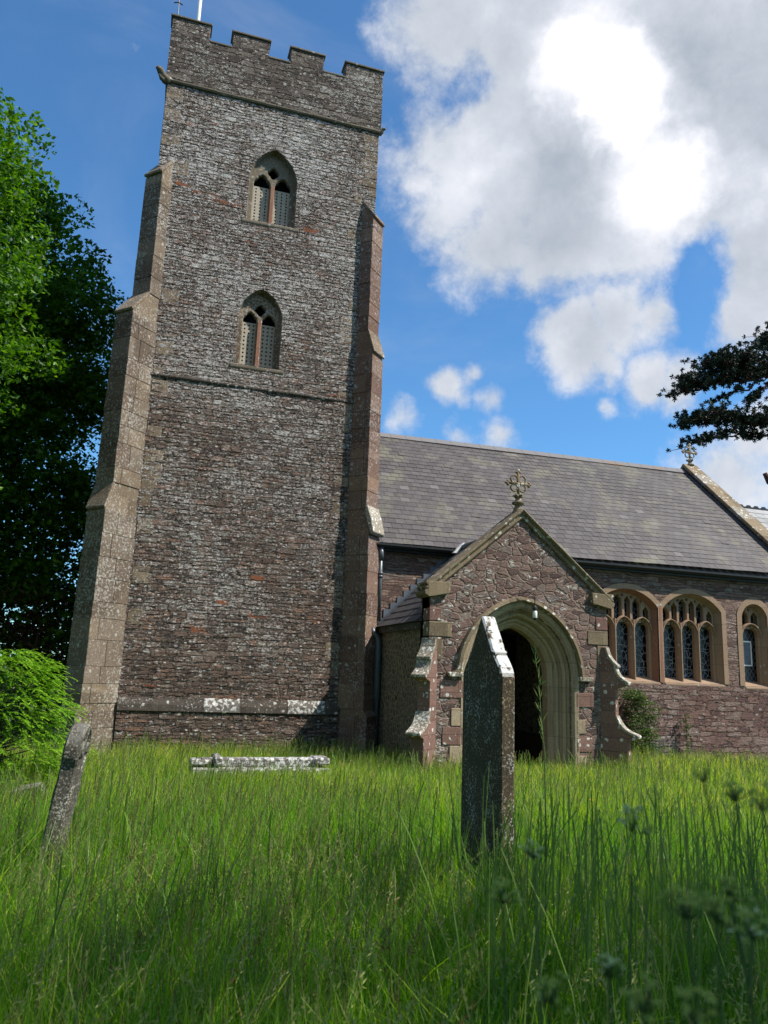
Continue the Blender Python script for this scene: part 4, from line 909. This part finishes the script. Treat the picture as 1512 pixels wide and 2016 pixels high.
M['copper'] = leafmat('copper_leaves', [(0, (.03, .008, .008)), (.7, (.07, .02, .018)), (1, (.12, .07, .05))], (1.6, .9, .8), .3)
cop = empty('copper_leaved_bush', (-2.1, 18.2, -.35), 'dark red leaved bush in the shade between the tall tree and the tower', 'bush')
cen = [(-2.2+rng.normal(0, .45), 18.3+rng.normal(0, .3), rng.uniform(.3, 3.1)) for _ in range(34)]
leafcloud('crown', clumps(cen, [.42]*34, 110), .07, M['copper'], cop)
MB().tube([(-2.2, 18.3, -.4), (-2.15, 18.3, 2.4)], [.06, .02], 6).build('stem', M['bark'], cop)
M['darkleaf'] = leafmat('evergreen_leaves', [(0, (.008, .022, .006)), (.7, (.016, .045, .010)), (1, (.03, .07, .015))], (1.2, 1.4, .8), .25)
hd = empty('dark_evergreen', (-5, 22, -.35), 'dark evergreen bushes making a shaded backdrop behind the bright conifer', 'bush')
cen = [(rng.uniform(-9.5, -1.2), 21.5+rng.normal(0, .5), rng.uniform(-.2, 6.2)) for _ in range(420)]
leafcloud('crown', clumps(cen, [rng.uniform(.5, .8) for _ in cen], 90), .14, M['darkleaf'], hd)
tb = MB(); [tb.tube([(x, 21.7, -.4), (x+.2, 21.6, 3.4)], [.09, .03], 6) for x in (-8, -6, -4, -2.4)]; tb.build('stems', M['bark'], hd)

# young conifer with drooping bright sprays
def sprays(cen, dirs, L, nd, nl, droop):
    """needle sprays: an arching stem feathered with flat needles"""
    V = []
    for c, d, l in zip(cen, dirs, L):
        c = np.array(c, float); d = np.array(d, float); d /= np.linalg.norm(d); side = np.cross(d, (0, 0, 1)); side /= np.linalg.norm(side)+1e-9
        for i in range(nd):
            u = (i+.5)/nd; p = c+d*l*u+np.array([0, 0, -droop*l*u*u]); tg = d+np.array([0, 0, -2*droop*u]); tg /= np.linalg.norm(tg)
            nl_ = nl*(1-.45*u)*rng.uniform(.8, 1.2)
            for s_ in (-1, 1):
                q = side*s_*.86+tg*.55+np.array([0, 0, rng.normal(0, .12)-.1]); q /= np.linalg.norm(q); wv_ = np.cross(q, (0, 0, 1)); wv_ /= np.linalg.norm(wv_)+1e-9
                V.append([p-wv_*.004, p+q*nl_*.5-wv_*.0095, p+q*nl_, p+q*nl_*.5+wv_*.0095])
    return np.array(V).reshape(-1, 3)
M['yew'] = leafmat('conifer_needles', [(0, (.07, .18, .012)), (.5, (.17, .36, .02)), (1, (.32, .52, .04))], (1.4, 1.5, .7), .4)
yew = empty('young_conifer', (-1.85, 11.0, -.28), 'young bright green feathery conifer at the left edge, in front of the tree', 'conifer')
cs_, ds_, Ls_ = [], [], []
for k in range(2500):
    f = rng.uniform(0, 1); zz = -.1+1.70*f; R_ = 1.36*math.sqrt(max(.02, 1-max(0, f-.1)**2.6))*(.88+.12*math.sin(f*22+k % 3))
    a = rng.uniform(0, 2*PI); rr = R_*rng.uniform(.66, .95)
    if math.cos(a)*rr < -.75 and rng.uniform() < .6: continue
    cs_.append((-1.85+rr*math.cos(a), 11+rr*math.sin(a)*.9, zz)); ds_.append((math.cos(a+rng.normal(0, .75)), math.sin(a+rng.normal(0, .75)), .25+rng.normal(0, .35))); Ls_.append(rng.uniform(.13, .25))
V = sprays(cs_, ds_, Ls_, 14, .040, .45)
npmesh('crown', V, np.arange(len(V)).reshape(-1, 4), M['yew'], yew)
tb = MB(); limb(tb, (-1.85, 11, -.35), (-1.8, 11, 1.45), .06, .015, wob=.02)
for k in range(60): a = rng.uniform(0, 2*PI); z = rng.uniform(.1, 1.3); tb.tube([(-1.85, 11, z), (-1.85+.7*math.cos(a), 11+.7*math.sin(a), z+.2)], [.014, .005], 5)
tb.build('trunk', M['bark'], yew)
cen = [(-1.85+rng.normal(0, .38), 11+rng.normal(0, .3), rng.uniform(-.1, 1.2)) for _ in range(40)]
leafcloud('inner_foliage', clumps(cen, [.3]*40, 120), .05, M['darkleaf'], yew)

# pine behind the church, upper right
M['pine'] = leafmat('pine_needles', [(0, (.006, .014, .008)), (.7, (.014, .032, .016)), (1, (.04, .065, .03))], (1, 1, 1), .05, rough=.6)
M['pinebark'] = plain('pine_bark', (.075, .035, .028), .95, .4, 10, .02)
pine = empty('pine_tree', (27.4, 27, -.35), 'dark pine with flat spreading boughs rising behind the right end of the roof', 'pine')
tb = MB(); tufts = []
limb(tb, (27.5, 27, -.4), (27.3, 27, 12), .55, .42, n=6, wob=.06); tp = limb(tb, (27.3, 27, 12), (27.4, 27, 18), .40, .12, n=6, wob=.1)
def bough(p0, p1, ntw, spread, up_, r0=.13, twl=.8, side=0):
    p0, p1 = np.array(p0, float), np.array(p1, float); n = 10
    pts = [p0+(p1-p0)*i/n+np.array([0, rng.normal(0, .12), rng.normal(0, .07)+.25*math.sin(PI*i/n)]) for i in range(n+1)]
    tb.tube(pts, [r0*(1-.85*i/n) for i in range(n+1)], 6)
    for k in range(ntw):
        u = rng.uniform(.08, 1.0); q = pts[int(u*n)]*(1-(u*n) % 1)+pts[min(n, int(u*n)+1)]*((u*n) % 1)
        e = q+np.array([rng.normal(-.25, .35)*twl, rng.normal(0, .8)*twl, rng.uniform(*up_)])*spread
        mid = (q+e)/2+np.array([0, 0, -.06]); tb.tube([q, mid, e], [.022, .015, .009], 4); tufts.append(e)
        for _ in range(3):
            e2 = mid+rng.normal(0, .22, 3)*spread*np.array([1, 1, .6])+np.array([0, 0, .05]); tb.tube([mid, e2], [.01, .006], 4, cap=False); tufts.append(e2)
bough((27.1, 27, 15.6), (21.6, 27.2, 14.05), 120, 1.0, (-.02, .85))
bough((27.1, 27, 15.9), (22.8, 26.5, 15.2), 95, 1.0, (-.05, .6))
bough((27.2, 27, 13.2), (21.8, 27, 12.65), 120, .9, (-.25, .55))
bough((26.9, 27, 12.9), (22.2, 27.3, 11.75), 40, .8, (-.2, .35), .07)
bough((25.8, 27, 15.0), (22.4, 27, 13.1), 9, .45, (-.1, .2), .05)
bough((27.0, 27, 15.2), (25.2, 27, 13.9), 14, .5, (-.2, .3), .05)
bough((27.0, 27, 17.0), (26.4, 27, 17.1), 22, .7, (.0, .8)); bough((27.1, 27, 17.0), (30, 27, 17.0), 60, 1.1, (-.1, .5)); bough((27.1, 27, 14.0), (31, 27, 14.5), 60, 1.1, (-.1, .9)); bough((27.3, 27, 17.6), (28.6, 27.5, 18.4), 50, 1.0, (-.1, .5))
tb.tube([(27.3, 27, 10.3), (26.2, 27, 10.55), (26.0, 27, 10.9)], [.16, .15, .10], 6); tb.tube([(27.3, 27, 9.4), (26.4, 27, 9.2)], [.2, .12], 6)
tb.build('trunk', M['pinebark'], pine, smooth=True)
V = []
tf_ = np.array(tufts)
for k in range(34):
    d = rng.normal(0, 1, (len(tf_), 3)); d[:, 2] += .55; d /= np.linalg.norm(d, axis=1)[:, None]; s_ = np.cross(d, rng.normal(0, 1, (len(tf_), 3))); s_ /= np.linalg.norm(s_, axis=1)[:, None]
    L = rng.uniform(.10, .19, len(tf_))[:, None]; V.append(np.stack([tf_-s_*.008, tf_+d*L*.6-s_*.022, tf_+d*L, tf_+d*L*.6+s_*.022], 1))
V = np.concatenate(V).reshape(-1, 3); npmesh('needles', V, np.arange(len(V)).reshape(-1, 4), M['pine'], pine)

# shrub against the nave wall, and its wire guard
M['shrub'] = leafmat('shrub_leaves', [(0, (.03, .06, .015)), (.6, (.075, .13, .03)), (1, (.16, .21, .07))], (1.3, 1.4, .8), .35)
sh = empty('wall_shrub', (11.1, 15.7, -.33), 'small leaved green shrub growing against the nave wall beside the porch buttress', 'shrub')
cen = [(11.02+rng.normal(0, .22)+(.12 if z < 1 else 0), 15.72+rng.normal(0, .08), z) for z in rng.uniform(-.1, 1.28, 70)]
leafcloud('leaves', clumps(cen, [rng.uniform(.14, .24) for _ in cen], 110, hollow=.5), .045, M['shrub'], sh)
tb = MB(); [tb.tube([(11.1+dx*.2, 15.75, -.35), (11.1+dx, 15.75, 1.0)], [.012, .006], 5) for dx in (-.3, -.1, .15, .35)]; tb.build('stems', M['bark'], sh)
sg = empty('climber', (12.5, 15.9, -.33), 'thin sparse weed climbing from the grass under the middle window', 'weed')
cen = [(12.55+rng.normal(0, .05), 15.9, z) for z in np.linspace(-.1, .75, 9)]
leafcloud('leaves', clumps(cen, [.09]*9, 26), .05, M['shrub'], sg); MB().tube([(12.55, 15.92, -.35), (12.53, 15.92, .75)], .008, 5).build('stem', M['bark'], sg)
wg = MB()
for k in range(14): a = 2*PI*k/14; wg.tube([(11.42+.22*math.cos(a), 15.3+.22*math.sin(a), -.35), (11.42+.22*math.cos(a), 15.3+.22*math.sin(a), .22)], .004, 4)
for z in np.linspace(-.3, .22, 9): wg.tube([(11.42+.22*math.cos(2*PI*k/14), 15.3+.22*math.sin(2*PI*k/14), z) for k in range(15)], .004, 4, cap=False)
o = wg.build('wire_guard', M['pipe']); tag(o, 'grey wire mesh guard half sunk in grass beside the wall shrub', 'wire guard')

# ================================================================== STONES IN THE GRASS
hs_ = empty('gothic_headstone', (2.15, 4.63, -.1), 'tall dark lichen streaked headstone with a steep pointed top, in front of the porch', 'headstone')
half = [(.315, -.4), (.315, 1.60)]+[(.315-.115*(i/6)**1.5, 1.60+.135*(i/6)) for i in range(1, 7)]+[(.205, 1.755), (.17, 1.765)]+[(.15-.145*(i/5), 1.80+.185*(i/5)) for i in range(6)]
poly = [(y, z) for y, z in half]+[(-y, z) for y, z in reversed(half)]
b = MB().prism(poly, 'x', -.048, .048); o = b.build('slab', M['stone_a'], hs_, bevel=.011)
xform(o, lambda a: np.stack([2.145+a[:, 0]+.03*(a[:, 1]), 4.635+a[:, 1], a[:, 2]-.10], 1))
# carved edge band on the west face
inner = [(y*.84, z-.03 if z > 0 else z) for y, z in half]; 
cx_ = empty('wheel_cross', (-.40, 5.45, -.13), 'leaning grey stone cross with a pierced wheel head, near the left edge', 'grave cross')
k_ = MB()
c0 = .97; ro = .160
loop = [(-.16, 0.0), (-.128, .82)]+[(ro*math.sin(t_), c0-ro*math.cos(t_)) for t_ in np.linspace(-.95, -2*PI+.95, 26)]+[(.128, .82), (.16, 0.0)]
hol = []
for q in range(4):
    a0 = q*PI/2+.32; a1 = (q+1)*PI/2-.32
    hol.append([(.125*math.cos(t_), c0+.125*math.sin(t_)) for t_ in np.linspace(a0, a1, 6)]+[(.06*math.cos(t_), c0+.06*math.sin(t_)) for t_ in (a1-.1, a0+.1)])
o = cut('cross', [loop]+hol, .10, 0, M['stone_b'], cx_, bev=.012)
def lean(a):
    x, y, z = a[:, 0], a[:, 1], a[:, 2]       # plate in XZ -> stand it in YZ, lean to the right, turn a little
    X, Y = y, x
    th = R(7); X2 = X*math.cos(th)+z*math.sin(th); Z2 = z*math.cos(th)-X*math.sin(th)
    rz = R(-8); return np.stack([-.45+X2*math.cos(rz)-Y*math.sin(rz), 5.5+X2*math.sin(rz)+Y*math.cos(rz), Z2-.02], 1)
xform(o, lean)
o2 = MB().box(-.118, .118, -.056, .056, .60, .76).build('collar', M['stone_b'], cx_, bevel=.008)
xform(o2, lambda a: lean(np.stack([a[:, 0], a[:, 1], a[:, 2]], 1)))
o3 = MB().box(-.17, .17, -.10, .10, -.45, .08).build('foot', M['stone_b'], cx_, bevel=.015); xform(o3, lean)
lg = empty('ledger_tomb', (1.8, 11.6, -.28), 'low white lichened ledger tomb carved with a cross, in the grass before the tower', 'tomb')
b = MB().box(.82, 2.78, 11.3, 11.9, -.04, .10).prism([(.9, -.35), (2.7, -.35), (2.7, -.039), (.9, -.039)], 'y', 11.42, 11.8); b.build('slab', M['white'], lg, bevel=.02)
b = MB().prism([(.95, .09), (2.62, .09), (2.62, .225), (.95, .215)], 'y', 11.5, 11.7)
b.box(.80, 1.10, 11.44, 11.76, .13, .20).box(1.12, 1.24, 11.33, 11.87, .14, .25).box(2.55, 2.79, 11.42, 11.78, .14, .24); b.build('carved_cross', M['white'], lg, bevel=.02)
o = MB().prism([(-1.22, -.35), (-.86, -.35), (-.84, .07), (-.92, .16), (-1.20, .10)], 'y', 9.5, 9.75).build('small_stone', M['stone_b'], bevel=.02)
tag(o, 'small low grey stone sunk in the grass left of the wheel cross', 'stone')

# cow parsley close to the lens
M['umbel'] = attrmat('umbel_seed', [(0, (.32, .40, .08)), (.7, (.52, .56, .17)), (.92, (.60, .60, .28)), (1, (.88, .88, .82))], (1.3, 1.35, .8), .5, .7)
M['stem'] = plain('green_stem', (.07, .12, .03), .6, .2, 20, trans=((.1, .2, .04), .2))
def parsley(heads, foot, label):
    root = empty('cow_parsley', (foot[0], foot[1], float(gz(foot[0], foot[1]))), label, 'cow parsley', 'cow parsley growing close to the camera')
    base_ = Vector((foot[0], foot[1], float(gz(foot[0], foot[1])))); st = MB(); cen_ = []; R2 = []
    node = base_.lerp(sum((h_[0] for h_ in heads), Vector())/len(heads), .62)+Vector((random.uniform(-.04, .04), random.uniform(-.04, .04), 0)); st.tube([base_, base_.lerp(node, .35)+Vector((.05, .02, 0)), base_.lerp(node, .7)+Vector((.03, -.02, 0)), node], [.0024, .002, .0018, .0016], 6)
    for (c, rad_, wht) in heads:
        V = []; A = []
        hub = c+Vector((0, 0, -rad_*1.1)); st.tube([node, node.lerp(hub, .5)+Vector((random.uniform(-.03, .03), random.uniform(-.03, .03), -.01)), hub], [.0014, .0012, .001], 5)
        for k in range(13):
            a = k*2.4; q = rad_*math.sqrt((k+.5)/13); q *= random.uniform(.6, 1.35); tip = c+Vector((q*math.cos(a), q*math.sin(a), random.uniform(-.75, .45)*rad_-q*q/rad_*.3)); st.tube([hub, tip], [.0007, .0005], 4, cap=False)
            for j in range(20):
                d = Vector((random.gauss(0, 1), random.gauss(0, 1), random.gauss(.5, .7))).normalized(); L = rad_*random.uniform(.14, .34); s_ = d.orthogonal().normalized()*rad_*.05
                V += [tip, tip+d*L*.5-s_, tip+d*L, tip+d*L*.5+s_]; A += [random.uniform(.2, .9) if random.random() > wht else 1.0]*4
        npmesh('umbel', [tuple(v) for v in V], np.arange(len(V)).reshape(-1, 4), M['umbel'], root, attrs={'rnd': A})
    st.build('stem', M['stem'], root)
parsley([(Vector((0.4831, 0.6999, 1.3721)), .017, .25), (Vector((0.5453, 0.7627, 1.3472)), .009, 0)], (.52, .62), 'cow parsley head with a few white petals, right of the headstone')
parsley([(Vector((0.4154, 0.7793, 1.3263)), .012, .35), (Vector((0.3583, 0.7342, 1.3047)), .018, 0), (Vector((0.3695, 0.6610, 1.2420)), .017, 0)], (.42, .66), 'cow parsley with green heads below the headstone')
parsley([(Vector((0.3941, 0.5084, 1.3524)), .017, 0), (Vector((0.3909, 0.4729, 1.3569)), .014, .0), (Vector((0.4510, 0.5090, 1.3342)), .016, .2), (Vector((0.4195, 0.4907, 1.3627)), .012, 0)], (.50, .50), 'cow parsley with the largest green heads at the lower right edge')
parsley([(Vector((0.5213, 0.6005, 1.4125)), .013, 0), (Vector((0.5377, 0.5852, 1.4082)), .015, 0), (Vector((0.5342, 0.6558, 1.4164)), .009, 0)], (.62, .52), 'cow parsley with dark heads highest at the right edge')
parsley([(Vector((0.3384, 0.4812, 1.3043)), .015, 0), (Vector((0.3424, 0.5284, 1.3021)), .010, .4), (Vector((0.3508, 0.4469, 1.3070)), .014, 0)], (.40, .48), 'cow parsley with green heads at the bottom right')
# one tall oat-like grass in front of the porch door
ts = empty('tall_oat_grass', (2.28, 3.55, -.08), 'single tall grass stalk with a drooping spiky head in front of the porch doorway', 'grass stalk')
p_ = [Vector((1.7130, 3.1005, 0.8579)), Vector((1.7395, 3.1588, 1.1828)), Vector((1.7422, 3.1903, 1.3106)), Vector((1.7428, 3.2184, 1.5107)), Vector((1.7266, 3.2359, 1.6291))]
f0 = Vector((p_[0].x-.01, p_[0].y, -.1))
MB().tube([f0]+p_, [.0035, .003, .0026, .002, .0015, .001], 6).build('stalk', M['stem'], ts)
V = []; A = []
for k in range(46):
    u = random.uniform(0, 1); i = 1+min(2, int(u*3)); q = p_[i].lerp(p_[i+1], u*3-int(u*3)); d = Vector((random.gauss(0, .45), random.gauss(0, .45), random.choice((1, 1, .8)))).normalized(); L = random.uniform(.035, .075); s_ = d.orthogonal().normalized()*.0035
    V += [q, q+d*L*.4-s_, q+d*L, q+d*L*.4+s_]; A += [random.uniform(0, .4)]*4
npmesh('seed_head', [tuple(v) for v in V], np.arange(len(V)).reshape(-1, 4), M['seed'], ts, attrs={'rnd': A})
# a buttercup in the grass
bc = empty('buttercup', (3.3, 4.8, -.1), 'single small yellow buttercup in the grass right of the headstone', 'flower')
q = Vector((2.8849, 4.6192, 0.7316)); MB().tube([Vector((q.x, q.y, -.1)), q], .002, 5).build('stem', M['stem'], bc)
b = MB()
for k in range(5): a = 2*PI*k/5; b.add([q, q+Vector((.012*math.cos(a-.5), .012*math.sin(a-.5), .006)), q+Vector((.02*math.cos(a), .02*math.sin(a), .010)), q+Vector((.012*math.cos(a+.5), .012*math.sin(a+.5), .006))], [(0, 1, 2, 3)])
b.build('petals', plain('yellow_petal', (.75, .45, .02), .4), bc)

# the tree behind the photographer whose shade lies over the foreground
bt = empty('broad_tree', (8.5, -5.5, 0), 'broad leafy tree behind the camera whose shade falls across the foreground grass', 'tree', 'trees behind the camera')
tb = MB(); limb(tb, (8.5, -5.5, -.1), (8.4, -5.5, 8), .45, .3, wob=.1)
for k in range(18): a = rng.uniform(0, 2*PI); limb(tb, (8.4, -5.5, rng.uniform(5, 8)), (8.4+4.5*math.cos(a), -5.5+3.5*math.sin(a), rng.uniform(8, 13)), .14, .03)
tb.build('trunk', M['bark'], bt, smooth=True)
cen = []
while len(cen) < 380:
    v = rng.uniform(-1, 1, 3)
    if (v**2).sum() > 1: continue
    cen.append((8.8+8.6*v[0], -5.4+4.9*v[1], 10.5+3.2*v[2]))
leafcloud('crown', clumps(cen, [rng.uniform(.8, 1.2) for _ in cen], 46), .30, M['lime'], bt)
for (x, y, sc3, lb) in ((-13, -6, 1.25, 'unseen leafy tree added south west of the camera to block sky light'), (-17, 6, 1.3, 'unseen leafy tree added beyond the left edge to block sky light'), (-3, -17, 1.35, 'unseen leafy tree added straight behind the camera to block sky light')):  # unseen trees added to cut the ambient sky light on the stone
    c = bt.copy(); COL.objects.link(c); c.location = (x, y, -3.5); c.scale = (sc3,)*3; c['label'] = lb
    for k in bt.children:
        q = k.copy(); COL.objects.link(q); q.parent = c; q.matrix_parent_inverse = Matrix.Translation(bt.location).inverted(); q['copied'] = 1

for root in [o for o in sc.objects if o.type == 'EMPTY']:
    for c in root.children:
        if c.get('copied'): del c['copied']; continue
        c.matrix_parent_inverse = Matrix.Translation(root.location).inverted()
